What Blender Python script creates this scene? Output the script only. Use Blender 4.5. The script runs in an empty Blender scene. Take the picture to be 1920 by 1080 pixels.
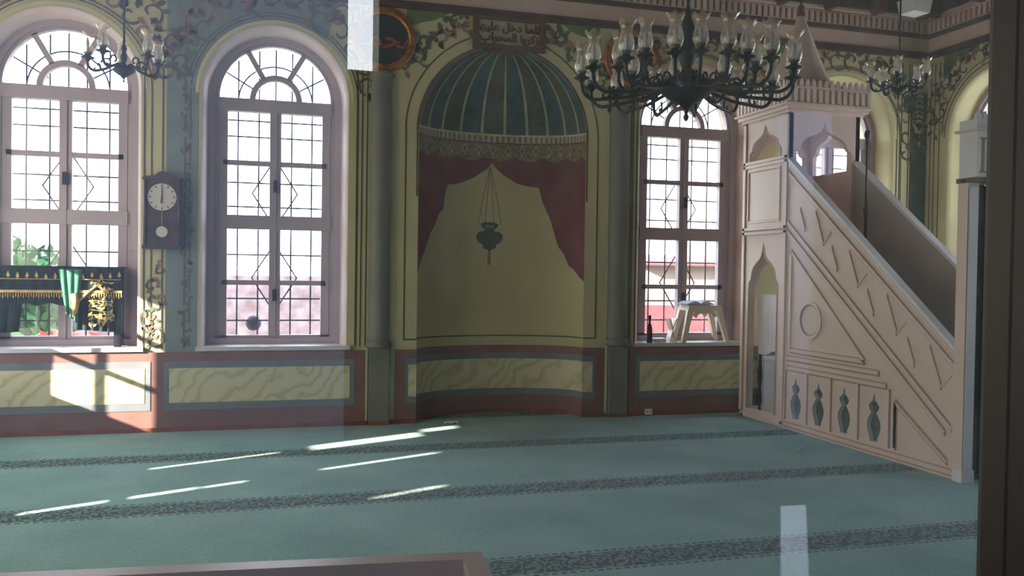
import bpy, bmesh, math, random
from math import sin, cos, pi, radians, sqrt
from mathutils import Vector, Matrix
from mathutils.geometry import tessellate_polygon
random.seed(7)
SC = bpy.context.scene
COL = SC.collection

# ------------------------------------------------------------------ camera
D, H = 8.831, 1.55
F, YAW, PITCH, ROLL = 1650.0, -0.28168, -0.018698, 0.014717
cam_d = bpy.data.cameras.new('camera'); cam = bpy.data.objects.new('camera', cam_d); COL.objects.link(cam)
fw = Vector((-sin(YAW)*cos(PITCH), cos(YAW)*cos(PITCH), sin(PITCH)))
r0 = Vector((cos(YAW), sin(YAW), 0)); u0 = r0.cross(fw)
rr = cos(ROLL)*r0 + sin(ROLL)*u0; uu = -sin(ROLL)*r0 + cos(ROLL)*u0
cam.matrix_world = Matrix(((rr.x, uu.x, -fw.x, 0), (rr.y, uu.y, -fw.y, -D), (rr.z, uu.z, -fw.z, H), (0, 0, 0, 1)))
cam_d.sensor_width = 36; cam_d.lens = F/1920*36; cam_d.clip_start = 0.02; cam_d.clip_end = 300
SC.camera = cam
# ------------------------------------------------------------------ world, sun, exposure
W = bpy.data.worlds.new('sky'); SC.world = W; W.use_nodes = True
nt = W.node_tree; bg = nt.nodes['Background']
tc = nt.nodes.new('ShaderNodeTexCoord'); sp = nt.nodes.new('ShaderNodeSeparateXYZ'); cr = nt.nodes.new('ShaderNodeValToRGB')
nt.links.new(tc.outputs['Generated'], sp.inputs[0]); nt.links.new(sp.outputs['Z'], cr.inputs[0]); nt.links.new(cr.outputs[0], bg.inputs[0])
cr.color_ramp.elements[0].color = (0.95, 0.97, 1, 1); cr.color_ramp.elements[1].color = (0.62, 0.8, 1, 1)
bg.inputs[1].default_value = 5.0
sun_d = bpy.data.lights.new('sun', 'SUN'); sun_d.energy = 20; sun_d.angle = radians(0.8); sun_d.color = (1, 0.9, 0.72)
sun = bpy.data.objects.new('sun', sun_d); COL.objects.link(sun)
sun.rotation_euler = Vector((1, .44, -.44)).to_track_quat('-Z', 'Y').to_euler(); sun.location = (-8, -4, 8)
vs = SC.view_settings; vs.view_transform = 'Standard'; vs.look = 'None'; vs.gamma = 1; vs.use_curve_mapping = False
vs.exposure = 1.12
SC.cycles.use_denoising = True
SC.cycles.max_bounces = 10; SC.cycles.diffuse_bounces = 6; SC.cycles.transparent_max_bounces = 24
SC.cycles.glossy_bounces = 4; SC.cycles.transmission_bounces = 6
SC.cycles.sample_clamp_indirect = 6.0
SC.cycles.caustics_reflective = False; SC.cycles.caustics_refractive = False

def portal(loc, sx, sy, direction):
    l = bpy.data.lights.new('window_light_portal', 'AREA'); l.shape = 'RECTANGLE'; l.size = sx; l.size_y = sy; l.cycles.is_portal = True
    o = bpy.data.objects.new('window_light_portal', l); COL.objects.link(o); o.location = loc
    o.rotation_euler = Vector(direction).to_track_quat('-Z', 'Y').to_euler()

# ------------------------------------------------------------------ materials
def lin(c):
    return tuple(((v/255)/12.92 if v/255 <= .04045 else (((v/255)+.055)/1.055)**2.4) for v in c)
def mat(name, rgb, rough=.7, metal=0., var=.12, scale=6., rgb2=None, bump=0., bscale=60., spec=.35):
    m = bpy.data.materials.new(name); m.use_nodes = True; n = m.node_tree.nodes; L = m.node_tree.links
    b = n['Principled BSDF']; b.inputs['Roughness'].default_value = rough; b.inputs['Metallic'].default_value = metal
    b.inputs['Specular IOR Level'].default_value = spec
    c = lin(rgb)
    tcn = n.new('ShaderNodeTexCoord')
    nz = n.new('ShaderNodeTexNoise'); nz.inputs['Scale'].default_value = scale; nz.inputs['Detail'].default_value = 4
    L.new(tcn.outputs['Object'], nz.inputs['Vector'])
    r = n.new('ShaderNodeValToRGB'); L.new(nz.outputs['Fac'], r.inputs[0]); L.new(r.outputs[0], b.inputs['Base Color'])
    c2 = lin(rgb2) if rgb2 else tuple(v*(1-var) for v in c); c1 = c if rgb2 else tuple(min(1, v*(1+var)) for v in c)
    r.color_ramp.elements[0].position = .35; r.color_ramp.elements[1].position = .65
    r.color_ramp.elements[0].color = (*c2, 1); r.color_ramp.elements[1].color = (*c1, 1)
    if bump:
        nb = n.new('ShaderNodeTexNoise'); nb.inputs['Scale'].default_value = bscale; L.new(tcn.outputs['Object'], nb.inputs['Vector'])
        bp = n.new('ShaderNodeBump'); bp.inputs['Strength'].default_value = bump; bp.inputs['Distance'].default_value = .01
        L.new(nb.outputs['Fac'], bp.inputs['Height']); L.new(bp.outputs[0], b.inputs['Normal'])
    return m
M = {}
M['yellow'] = mat('yellow_plaster', (196, 188, 146), .8, scale=1.6, var=.06, bump=.08, bscale=30)
M['yellow2'] = mat('pale_plaster', (214, 206, 160), .8, scale=3, var=.05)
M['reveal'] = mat('reveal_plaster', (216, 208, 208), .75, scale=2, rgb2=(206, 184, 178))
M['revealpink'] = mat('reveal_wood', (190, 158, 142), .6, scale=2, var=.08)
M['bluegreen'] = mat('blue_green_paint', (122, 134, 132), .8, scale=4, var=.1)
M['darkgreen'] = mat('dark_green_paint', (78, 92, 78), .8, scale=4, var=.12)
M['spgreen'] = mat('spandrel_green', (100, 118, 66), .8, scale=5, var=.15)
M['linedark'] = mat('dark_line_paint', (86, 78, 58), .8)
M['linepale'] = mat('pale_line_paint', (190, 184, 150), .8)
M['orn1'] = mat('ornament_brown', (100, 82, 66), .8, scale=14, rgb2=(82, 82, 66))
M['orn2'] = mat('ornament_green', (92, 104, 84), .8, scale=14)
M['orn3'] = mat('ornament_rose', (148, 112, 98), .8, scale=14)
M['dadobrown'] = mat('dado_brown_paint', (128, 92, 86), .55, scale=3, var=.1)
M['dadoblue'] = mat('dado_slate_paint', (114, 118, 124), .55, scale=4, var=.08)
M['skirt'] = mat('skirting_wood', (130, 74, 54), .45, scale=5, var=.15)
M['framepink'] = mat('frame_paint', (176, 160, 164), .5, scale=3, var=.05)
M['sill'] = mat('sill_stone', (205, 198, 200), .35, scale=5, var=.04)
M['cornpink'] = mat('cornice_paint', (206, 180, 168), .6, scale=3, var=.05)
M['corndark'] = mat('cornice_dark', (84, 56, 54), .55, scale=6, var=.1)
M['darkwood'] = mat('ceiling_wood', (96, 70, 62), .5, scale=5, var=.25)
M['column'] = mat('column_paint', (118, 117, 110), .6, scale=2, var=.08)
M['domeblue'] = mat('dome_blue', (72, 92, 100), .75, scale=9, rgb2=(60, 74, 80))
M['domebrown'] = mat('dome_olive', (90, 86, 72), .75, scale=22, rgb2=(70, 72, 66))
M['rib'] = mat('dome_rib', (160, 160, 132), .75)
M['domered'] = mat('dome_red', (110, 66, 70), .75, scale=12, var=.2)
M['bead'] = mat('bead_pale', (176, 166, 150), .7)
M['valance'] = mat('valance_gold', (150, 132, 96), .7, scale=30, rgb2=(104, 92, 70))
M['curtain'] = mat('painted_curtain', (116, 62, 68), .75, scale=5, var=.12)
M['niche'] = mat('niche_plaster', (182, 172, 130), .8, scale=1.5, var=.05)
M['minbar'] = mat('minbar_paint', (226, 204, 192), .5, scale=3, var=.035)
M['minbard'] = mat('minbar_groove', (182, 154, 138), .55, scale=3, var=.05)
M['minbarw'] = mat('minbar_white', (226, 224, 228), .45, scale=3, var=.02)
M['iron'] = mat('dark_iron', (44, 40, 48), .45, metal=.6, var=.2)
M['grille'] = mat('grille_iron', (70, 60, 70), .6, var=.1)
M['bronze'] = mat('dark_bronze', (14, 12, 18), .45, metal=.2, scale=20, var=.3)
M['clockwood'] = mat('clock_wood', (70, 56, 58), .4, scale=8, var=.25)
M['dial'] = mat('clock_dial', (205, 200, 190), .5, var=.03)
M['brass'] = mat('brass', (186, 160, 108), .3, metal=.8, var=.1)
M['black'] = mat('black_paint', (24, 22, 26), .5)
M['gold'] = mat('gilt', (196, 124, 44), .38, metal=.35, scale=12, rgb2=(140, 76, 28))
M['disc'] = mat('medallion_dark', (48, 58, 62), .5, scale=6, var=.15)
M['redink'] = mat('medallion_script', (150, 74, 52), .6)
M['plaque'] = mat('plaque_ground', (170, 150, 124), .7, scale=12, var=.1)
M['plaqueframe'] = mat('plaque_frame', (100, 72, 60), .6, scale=12, var=.2)
M['script'] = mat('script_brown', (78, 56, 46), .7)
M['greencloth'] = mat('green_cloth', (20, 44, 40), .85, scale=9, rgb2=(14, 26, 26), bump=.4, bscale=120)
M['greenbright'] = mat('green_cloth_bright', (58, 118, 92), .8, scale=9, var=.15)  # brighter green for the tied swag
M['goldthread'] = mat('gold_thread', (186, 160, 100), .5, metal=.2, scale=40, var=.3)
M['whitecloth'] = mat('white_cloth', (222, 216, 218), .9, scale=6, var=.03)
M['plastic'] = mat('cream_plastic', (216, 200, 176), .4, var=.02)
M['page'] = mat('book_pages', (214, 220, 236), .7, scale=40, rgb2=(170, 180, 205))
M['white'] = mat('white_plastic', (230, 230, 232), .4, var=.02)
M['benchwood'] = mat('bench_wood', (176, 158, 152), .4, scale=3, var=.06)
M['benchdark'] = mat('bench_inner', (112, 96, 90), .5, scale=3, var=.1)
M['doorwood'] = mat('door_wood', (40, 28, 26), .5, scale=3, rgb2=(32, 23, 22), bump=.1, bscale=20)
M['doorred'] = mat('door_wood_red', (92, 56, 52), .45, scale=3, var=.1)
M['outstone'] = mat('outside_stone', (112, 100, 108), .9, scale=5, rgb2=(84, 68, 72), bump=.3, bscale=12)
M['outrender'] = mat('outside_render', (140, 122, 112), .9, scale=2, var=.05)
M['outred'] = mat('outside_red', (122, 62, 66), .9, scale=3, var=.15)
M['outblue'] = mat('outside_blue', (104, 116, 146), .9, scale=3, var=.08)
M['bush'] = mat('bush_leaves', (62, 104, 54), .8, scale=9, rgb2=(40, 80, 40))
M['ground'] = mat('outside_ground', (120, 130, 116), .95, scale=2, var=.15)
M['minbargreyshade'] = mat('minbar_inner_grey_shade', (184, 176, 168), .5, scale=3, var=.03)  # grey paint of the far side with its shading put into the colour
M['porchstone'] = mat('porch_stone', (60, 60, 60), .8, scale=3, var=.1)
M['mirrorgrey'] = mat('mirror_veil_grey', (112, 118, 134), .9, scale=.5, var=.1)  # for the added blocks mirrored in the glass
M['mirrordark'] = mat('mirror_backdrop_dark', (56, 60, 54), .9, scale=4, var=.3)  # for the added dark backdrop mirrored in the glass
M['flower'] = mat('red_flowers', (190, 70, 60), .8, scale=9, var=.2)
M['redcloth'] = mat('dark_red_glass', (96, 22, 26), .3)
M['shutter'] = mat('shutter_wood', (150, 120, 100), .6)
M['curtaindark'] = mat('dark_curtain', (30, 32, 36), .9, scale=8, var=.3)
M['steps'] = mat('stair_carpet', (96, 112, 104), .9, scale=20, var=.1)

def glassy(name, rgb, mixg, rough=.02, diffuse=0., drgb=None):
    m = bpy.data.materials.new(name); m.use_nodes = True; n = m.node_tree.nodes; L = m.node_tree.links
    n.remove(n['Principled BSDF']); out = n['Material Output']
    t = n.new('ShaderNodeBsdfTransparent'); t.inputs[0].default_value = (*rgb, 1)
    g = n.new('ShaderNodeBsdfGlossy'); g.inputs['Roughness'].default_value = rough; g.inputs[0].default_value = (1, 1, 1, 1)
    mx = n.new('ShaderNodeMixShader')
    lw = n.new('ShaderNodeLayerWeight'); lw.inputs['Blend'].default_value = .5   # Facing = 1 - |cos|
    pw = n.new('ShaderNodeMath'); pw.operation = 'POWER'; pw.inputs[1].default_value = 5; L.new(lw.outputs['Facing'], pw.inputs[0])
    ma = n.new('ShaderNodeMath'); ma.operation = 'MULTIPLY_ADD'; ma.inputs[1].default_value = .96; ma.inputs[2].default_value = .04; L.new(pw.outputs[0], ma.inputs[0])
    ml = n.new('ShaderNodeMath'); ml.operation = 'MULTIPLY'; ml.inputs[1].default_value = mixg; ml.use_clamp = True
    L.new(ma.outputs[0], ml.inputs[0]); L.new(ml.outputs[0], mx.inputs[0])
    L.new(t.outputs[0], mx.inputs[1]); L.new(g.outputs[0], mx.inputs[2]); last = mx
    if diffuse:
        d = n.new('ShaderNodeBsdfTranslucent'); d2 = n.new('ShaderNodeBsdfDiffuse'); d.inputs[0].default_value = (*lin(drgb), 1); d2.inputs[0].default_value = (*lin(drgb), 1)
        md = n.new('ShaderNodeMixShader'); L.new(d.outputs[0], md.inputs[1]); L.new(d2.outputs[0], md.inputs[2])
        m2 = n.new('ShaderNodeMixShader'); m2.inputs[0].default_value = diffuse
        L.new(mx.outputs[0], m2.inputs[1]); L.new(md.outputs[0], m2.inputs[2]); last = m2
    L.new(last.outputs[0], out.inputs[0]); return m
m = bpy.data.materials.new('sun_fill_screen'); m.use_nodes = True; n = m.node_tree.nodes; n.remove(n['Principled BSDF'])
t_ = n.new('ShaderNodeBsdfTranslucent'); t_.inputs[0].default_value = (.16, .152, .138, 1); m.node_tree.links.new(t_.outputs[0], n['Material Output'].inputs[0]); M['fillscreen'] = m  # translucent, so the added window screens glow in the sun as fill
M['pane'] = glassy('window_glass', (.96, .97, .98), 1.0)
M['doorglass'] = glassy('door_glass', (.97, .98, .98), 1.0, .0)
M['shade'] = glassy('lamp_glass', (.93, .92, .9), 3.0, .12, .28, (236, 226, 210))
M['shadetip'] = glassy('lamp_glass_amber', (.95, .9, .82), 3.0, .12, .34, (232, 208, 168))

def marble_mat():
    m = mat('painted_marble', (186, 180, 138), .5); n = m.node_tree.nodes; L = m.node_tree.links; b = n['Principled BSDF']
    tcn = n.new('ShaderNodeTexCoord'); mp = n.new('ShaderNodeMapping'); mp.inputs['Rotation'].default_value = (0, radians(38), 0)
    wv = n.new('ShaderNodeTexWave'); wv.inputs['Scale'].default_value = 2.2; wv.inputs['Distortion'].default_value = 16; wv.inputs['Detail'].default_value = 5; wv.inputs['Detail Scale'].default_value = 1.0
    wv.bands_direction = 'Z'
    L.new(tcn.outputs['Object'], mp.inputs[0]); L.new(mp.outputs[0], wv.inputs[0])
    r = n.new('ShaderNodeValToRGB'); L.new(wv.outputs['Fac'], r.inputs[0]); L.new(r.outputs[0], b.inputs['Base Color'])
    e = r.color_ramp.elements; e[0].position = .0; e[0].color = (*lin((184, 174, 136)), 1); e[1].position = .6; e[1].color = (*lin((206, 200, 164)), 1)
    x = e.new(.12); x.color = (*lin((194, 186, 146)), 1)
    return m
M['marble'] = marble_mat()

def carpet_mat():
    m = bpy.data.materials.new('prayer_carpet'); m.use_nodes = True; n = m.node_tree.nodes; L = m.node_tree.links; b = n['Principled BSDF']
    b.inputs['Roughness'].default_value = .92; b.inputs['Specular IOR Level'].default_value = .15
    b.inputs['Sheen Weight'].default_value = .15
    tcn = n.new('ShaderNodeTexCoord'); s = n.new('ShaderNodeSeparateXYZ'); L.new(tcn.outputs['Object'], s.inputs[0])
    def math_(op, a, bb=None, clamp=False):
        q = n.new('ShaderNodeMath'); q.operation = op; q.use_clamp = clamp
        for i, v in enumerate((a, bb)):
            if v is None: continue
            if isinstance(v, (int, float)): q.inputs[i].default_value = v
            else: L.new(v, q.inputs[i])
        return q.outputs[0]
    def noise(scale, detail=3, vec=None):
        q = n.new('ShaderNodeTexNoise'); q.inputs['Scale'].default_value = scale; q.inputs['Detail'].default_value = detail
        L.new(vec or tcn.outputs['Object'], q.inputs['Vector']); return q.outputs['Fac']
    # distance (m) to the nearest pattern band's centre line, bands 1.59 m apart
    yy = math_('ADD', s.outputs['Y'], 1.25 + 1.59*10 + .795)
    d = math_('ABSOLUTE', math_('SUBTRACT', math_('MODULO', yy, 1.59), .795))
    inband = math_('LESS_THAN', d, .125)
    line = math_('MULTIPLY', math_('LESS_THAN', math_('ABSOLUTE', math_('SUBTRACT', d, .15)), .010),
                 math_('GREATER_THAN', math_('MODULO', math_('ADD', s.outputs['X'], 50), .05), .018))
    wv = n.new('ShaderNodeTexWave'); wv.wave_type = 'RINGS'; wv.rings_direction = 'SPHERICAL'; wv.inputs['Scale'].default_value = 5.5; wv.inputs['Distortion'].default_value = 14; wv.inputs['Detail'].default_value = 3; wv.inputs['Detail Scale'].default_value = 2.2
    mp = n.new('ShaderNodeCombineXYZ'); L.new(math_('SUBTRACT', math_('MODULO', math_('ADD', s.outputs['X'], 50), .5), .25), mp.inputs[0]); L.new(math_('SUBTRACT', math_('MODULO', yy, 1.59), .795), mp.inputs[1])
    L.new(mp.outputs[0], wv.inputs[0])
    pat = math_('GREATER_THAN', math_('ADD', wv.outputs['Fac'], math_('MULTIPLY', noise(26), .7)), .74)
    mask = math_('MAXIMUM', math_('MULTIPLY', inband, pat), line, True)
    base = n.new('ShaderNodeValToRGB'); L.new(math_('ADD', math_('MULTIPLY', noise(1.3), .55), math_('MULTIPLY', noise(45, 5), .45)), base.inputs[0])
    e = base.color_ramp.elements; e[0].position = .36; e[0].color = (*lin((100, 142, 142)), 1); e[1].position = .64; e[1].color = (*lin((130, 170, 166)), 1)
    bandbase = n.new('ShaderNodeMixRGB'); bandbase.blend_type = 'MULTIPLY'; L.new(math_('MULTIPLY', inband, .55), bandbase.inputs[0]); L.new(base.outputs[0], bandbase.inputs[1]); bandbase.inputs[2].default_value = (*lin((110, 150, 150)), 1)
    mx = n.new('ShaderNodeMixRGB'); L.new(math_('MULTIPLY', mask, .95), mx.inputs[0]); L.new(bandbase.outputs[0], mx.inputs[1]); mx.inputs[2].default_value = (*lin((16, 48, 50)), 1)
    L.new(mx.outputs[0], b.inputs['Base Color'])
    bp = n.new('ShaderNodeBump'); bp.inputs['Strength'].default_value = .35; bp.inputs['Distance'].default_value = .004
    L.new(noise(320, 2), bp.inputs['Height']); L.new(bp.outputs[0], b.inputs['Normal'])
    return m
M['carpet'] = carpet_mat()

# ------------------------------------------------------------------ mesh builder
class MB:
    def __init__(s): s.v = []; s.f = []; s.m = []; s.mats = []; s.sm = []
    def mi(s, m):
        if m not in s.mats: s.mats.append(m)
        return s.mats.index(m)
    def add(s, vs, fs, m, smooth=False):
        o = len(s.v); s.v += [tuple(p) for p in vs]; k = s.mi(m)
        for f in fs: s.f.append([i+o for i in f]); s.m.append(k); s.sm.append(smooth)
    def box(s, x0, x1, y0, y1, z0, z1, m):
        vs = [(x, y, z) for x in (x0, x1) for y in (y0, y1) for z in (z0, z1)]
        s.add(vs, [(0, 1, 3, 2), (4, 6, 7, 5), (0, 4, 5, 1), (2, 3, 7, 6), (0, 2, 6, 4), (1, 5, 7, 3)], m)
    def obox(s, c, ax, ay, az, hx, hy, hz, m):
        c = Vector(c); ax, ay, az = (Vector(a).normalized() for a in (ax, ay, az))
        vs = [c+ax*hx*i+ay*hy*j+az*hz*k for i in (-1, 1) for j in (-1, 1) for k in (-1, 1)]
        s.add(vs, [(0, 1, 3, 2), (4, 6, 7, 5), (0, 4, 5, 1), (2, 3, 7, 6), (0, 2, 6, 4), (1, 5, 7, 3)], m)
    def bar(s, a, b, w, t, m, up=(0, 0, 1)):
        a = Vector(a); b = Vector(b); d = (b-a); u = Vector(up); n_ = d.cross(u).normalized(); u2 = n_.cross(d).normalized()
        s.obox((a+b)/2, d, n_, u2, d.length/2, w/2, t/2, m)
    def tube(s, pts, r, m, n=8, closed=False, caps=True):
        pts = [Vector(p) for p in pts]; N = len(pts); rad = r if isinstance(r, (list, tuple)) else [r]*N
        vs = []; prev = None
        for i, p in enumerate(pts):
            a = pts[(i-1) % N] if closed or i else pts[0]; b = pts[(i+1) % N] if closed or i < N-1 else pts[-1]
            t = (b-a).normalized()
            if prev is None:
                prev = t.orthogonal().normalized()
            u = (prev - t*prev.dot(t)); u = u.normalized() if u.length > 1e-6 else t.orthogonal().normalized(); prev = u; w = t.cross(u)
            vs += [p+u*rad[i]*cos(2*pi*k/n)+w*rad[i]*sin(2*pi*k/n) for k in range(n)]
        fs = []
        for i in range(N if closed else N-1):
            j = (i+1) % N
            for k in range(n): fs.append((i*n+k, i*n+(k+1) % n, j*n+(k+1) % n, j*n+k))
        if caps and not closed: fs += [tuple(range(n))[::-1], tuple(range((N-1)*n, N*n))]
        s.add(vs, fs, m, True)
    def lathe(s, prof, c, m, n=20, a0=0, a1=2*pi, zmod=None):
        c = Vector(c); vs = []; full = abs(a1-a0-2*pi) < 1e-6; cols = n if full else n+1
        for (r, z) in prof:
            for k in range(cols):
                a = a0+(a1-a0)*k/n; q = r; zz = z
                if zmod: q, zz = zmod(r, z, a)
                vs.append(c+Vector((q*cos(a), q*sin(a), zz)))
        fs = []
        for i in range(len(prof)-1):
            for k in range(n):
                k2 = (k+1) % cols; fs.append((i*cols+k, i*cols+k2, (i+1)*cols+k2, (i+1)*cols+k))
        s.add(vs, fs, m, True)
    def plate(s, outer, holes, mp, t0, t1, m, msides=None, back=True, front=True, mhole=None):
        """outer/holes: 2-D loops; mp(u, v, t) -> 3-D; t0 front, t1 back"""
        loops = [outer]+list(holes); flat = [p for l in loops for p in l]
        tris = tessellate_polygon([[Vector((p[0], p[1], 0)) for p in l] for l in loops])
        if front: s.add([mp(p[0], p[1], t0) for p in flat], tris, m)
        if back: s.add([mp(p[0], p[1], t1) for p in flat], tris, m)
        if t0 != t1:
            for li, l in enumerate(loops):
                n = len(l); mm = (msides or m) if li == 0 else (mhole or msides or m)
                s.add([mp(p[0], p[1], t0) for p in l]+[mp(p[0], p[1], t1) for p in l], [(i, (i+1) % n, n+(i+1) % n, n+i) for i in range(n)], mm)
    def loft(s, loops, m, closed=True, smooth=True):
        n = len(loops[0]); vs = [p for l in loops for p in l]; fs = []
        for i in range(len(loops)-1):
            for k in range(n if closed else n-1): fs.append((i*n+k, i*n+(k+1) % n, (i+1)*n+(k+1) % n, (i+1)*n+k))
        s.add(vs, fs, m, smooth)
    def ribbon(s, pts, w, mp, t0, t1, m):
        """flat strip following 2-D points, with thickness"""
        n = len(pts); L_, R_ = [], []
        for i, p in enumerate(pts):
            a = pts[max(0, i-1)]; b = pts[min(n-1, i+1)]; dx, dy = b[0]-a[0], b[1]-a[1]; l = sqrt(dx*dx+dy*dy) or 1
            ww = w[i] if isinstance(w, (list, tuple)) else w
            L_.append((p[0]-dy/l*ww/2, p[1]+dx/l*ww/2)); R_.append((p[0]+dy/l*ww/2, p[1]-dx/l*ww/2))
        vs = [mp(*p, t0) for p in L_]+[mp(*p, t0) for p in R_]+[mp(*p, t1) for p in L_]+[mp(*p, t1) for p in R_]
        fs = []
        for i in range(n-1):
            fs += [(i, i+1, n+i+1, n+i), (2*n+i, 2*n+i+1, i+1, i), (n+i, n+i+1, 3*n+i+1, 3*n+i)]
        s.add(vs, fs, m)
    def build(s, name, parent=None, loc=None):
        me = bpy.data.meshes.new(name); me.from_pydata(s.v, [], s.f)
        for mm in s.mats: me.materials.append(M[mm])
        me.polygons.foreach_set('material_index', s.m); me.polygons.foreach_set('use_smooth', s.sm)
        bm = bmesh.new(); bm.from_mesh(me); bmesh.ops.recalc_face_normals(bm, faces=bm.faces); bm.to_mesh(me); bm.free()
        me.update()
        o = bpy.data.objects.new(name, me); COL.objects.link(o)
        if parent: o.parent = parent
        if loc: o.location = loc
        return o
def tag(o, label=None, cat=None, group=None, kind=None):
    for k, v in (('label', label), ('category', cat), ('group', group), ('kind', kind)):
        if v: o[k] = v
    return o
def empty(name, loc=(0, 0, 0), rz=0, **kw):
    o = bpy.data.objects.new(name, None); COL.objects.link(o); o.location = loc; o.rotation_euler = (0, 0, rz); o.empty_display_size = .1
    return tag(o, **kw)
def copy_tree(o, parent=None):
    c = o.copy(); COL.objects.link(c)
    if parent: c.parent = parent
    for ch in [x for x in bpy.data.objects if x.parent == o]: copy_tree(ch, c)
    return c
def struct(mb, name, parent=None, label=None):
    o = mb.build(name, parent); o['kind'] = 'structure'
    if label: o['label'] = label
    return o
def arc(cx, cz, r, a0, a1, n=24): return [(cx+r*cos(a0+(a1-a0)*i/n), cz+r*sin(a0+(a1-a0)*i/n)) for i in range(n+1)]
def arch(cx, hw, z0, zs, n=32):   # closed loop, ccw from bottom left... bottom right, arch, bottom left
    return [(cx+hw, z0)] + arc(cx, zs, hw, 0, pi, n) + [(cx-hw, z0)]
front = lambda u, v, t: (u, t, v)              # wall facing -y: t is y
XR, XL = 7.73, -2.82
side = lambda u, v, t: (XR - t, u, v)          # right wall facing -x: t is distance out of the wall (negative = into it)
ZC = 4.72

# ------------------------------------------------------------------ floor
mb = MB(); mb.box(XL, XR, -7.9, 0.6, -.06, 0, 'carpet'); struct(mb, 'floor', label='teal prayer carpet with dark floral bands')
# ------------------------------------------------------------------ qibla wall
ZS, RO, RI, ZB = 3.195, .69, .64, .79
WIN = [(-1.737, 'left'), (.163, 'mid'), (4.657, 'r'), (6.56, 'rr')]
NC, NA, NB, NZ = 2.455, .9, .48, 2.97
mb = MB()
outer = [(XL, 0), (NC-NA, 0), (NC-NA, NZ)] + arc(NC, NZ, NA, pi, 0, 48)[1:-1] + [(NC+NA, NZ), (NC+NA, 0), (XR, 0), (XR, 4.9), (XL, 4.9)]
mb.plate(outer, [arch(c, RO, ZB, ZS) for c, _ in WIN], front, 0, 0, 'yellow', back=False)
mb.plate([(XL-.5, -.2), (XR+.5, -.2), (XR+.5, 4.9), (XL-.5, 4.9)], [arch(c, RI, ZB, ZS) for c, _ in WIN], front, .55, .57, 'outrender')
for c, _ in WIN:
    lp = []
    for dr, y in ((.0, 0), (-.012, .012), (-.03, .05), (-.05, .28), (-.05, .55)):
        lp.append([front(p[0], p[1], y) for p in arch(c, RO+dr, ZB, ZS)])
    mb.loft(lp, 'reveal' if c < 4 else ('revealpink' if c < 5 else 'yellow2'))
wall_n = struct(mb, 'wall_north', label='yellow painted wall with arched windows and curved prayer niche')

# niche: column strips, the painted scheme follows the curve
def niche_pt(t, z):
    if z <= NZ: w = NA
    else: w = sqrt(max(0, NA*NA-(z-NZ)**2))
    return (NC-w*cos(t), NB*(w/NA)*sin(t), z)
def interp(tab, x):
    if x <= tab[0][0]: return tab[0][1]
    for (a, va), (b, vb) in zip(tab, tab[1:]):
        if x <= b: return va+(vb-va)*(x-a)/(b-a)
    return tab[-1][1]
CUR = [(0, 1.45), (6, 1.46), (12, 1.5), (22, 1.62), (32, 1.8), (38, 1.95), (42, 2.01), (47, 2.155), (51, 2.2), (53, 2.375), (55, 2.467), (62, 2.48), (69, 2.514), (76, 2.56), (81, 2.611), (86, 2.66), (89.5, 2.735),
       (91, 2.70), (94, 2.65), (98, 2.60), (108, 2.512), (116, 2.485), (124, 2.475), (127, 2.33), (131, 2.2), (133.5, 2.15), (138, 1.96), (142, 1.82), (147, 1.757), (153, 1.62), (159, 1.584), (168, 1.5), (180, 1.45)]
mb = MB(); NT = 176
def scal(td): return 2.80 - .05*abs(sin(radians(td)*8.5))
for i in range(NT):
    ta, tb = pi*i/NT, pi*(i+1)/NT
    def bounds(t):
        td = math.degrees(t)
        return [0, .045, .20, .27, .595, .66, .745, .84, .855, interp(CUR, td), max(interp(CUR, td)+.001, scal(td)), 2.94, 2.955, 3.025, 3.045]
    names = ['skirt', 'dadobrown', 'dadoblue', 'marble', 'dadoblue', 'dadobrown', 'niche', 'linedark', 'niche', 'curtain', 'valance', 'domered', 'bead', 'linepale']
    A, B = bounds(ta), bounds(tb)
    for k, nm in enumerate(names):
        if nm == 'bead' and (i//2) % 2: nm = 'valance'
        if nm == 'valance':
            za0, za1, zb0, zb1 = A[k], A[k+1], B[k], B[k+1]
            steps = 1
        mb.add([niche_pt(ta, A[k]), niche_pt(tb, B[k]), niche_pt(tb, B[k+1]), niche_pt(ta, A[k+1])], [(0, 1, 2, 3)], nm, True)
# half dome with eleven gores divided by pale ribs
ph0 = math.asin((3.045-NZ)/NA); NPH = 40
for i in range(NT):
    ta, tb = pi*i/NT, pi*(i+1)/NT; g = i//16; k = i % 16
    for j in range(NPH):
        pa, pb = ph0+(pi/2-ph0)*j/NPH, ph0+(pi/2-ph0)*(j+1)/NPH
        nm = 'rib' if ((k == 0 and i > 0) or (k == 15 and i < NT-1)) else ('domeblue' if g % 2 == 0 else 'domebrown')
        if pb > radians(77): nm = 'domered'
        if radians(74.5) < pb <= radians(77): nm = 'domebrown'
        mb.add([niche_pt(ta, NZ+NA*sin(pa)), niche_pt(tb, NZ+NA*sin(pa)), niche_pt(tb, NZ+NA*sin(pb)), niche_pt(ta, NZ+NA*sin(pb))], [(0, 1, 2, 3)], nm, True)
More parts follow.
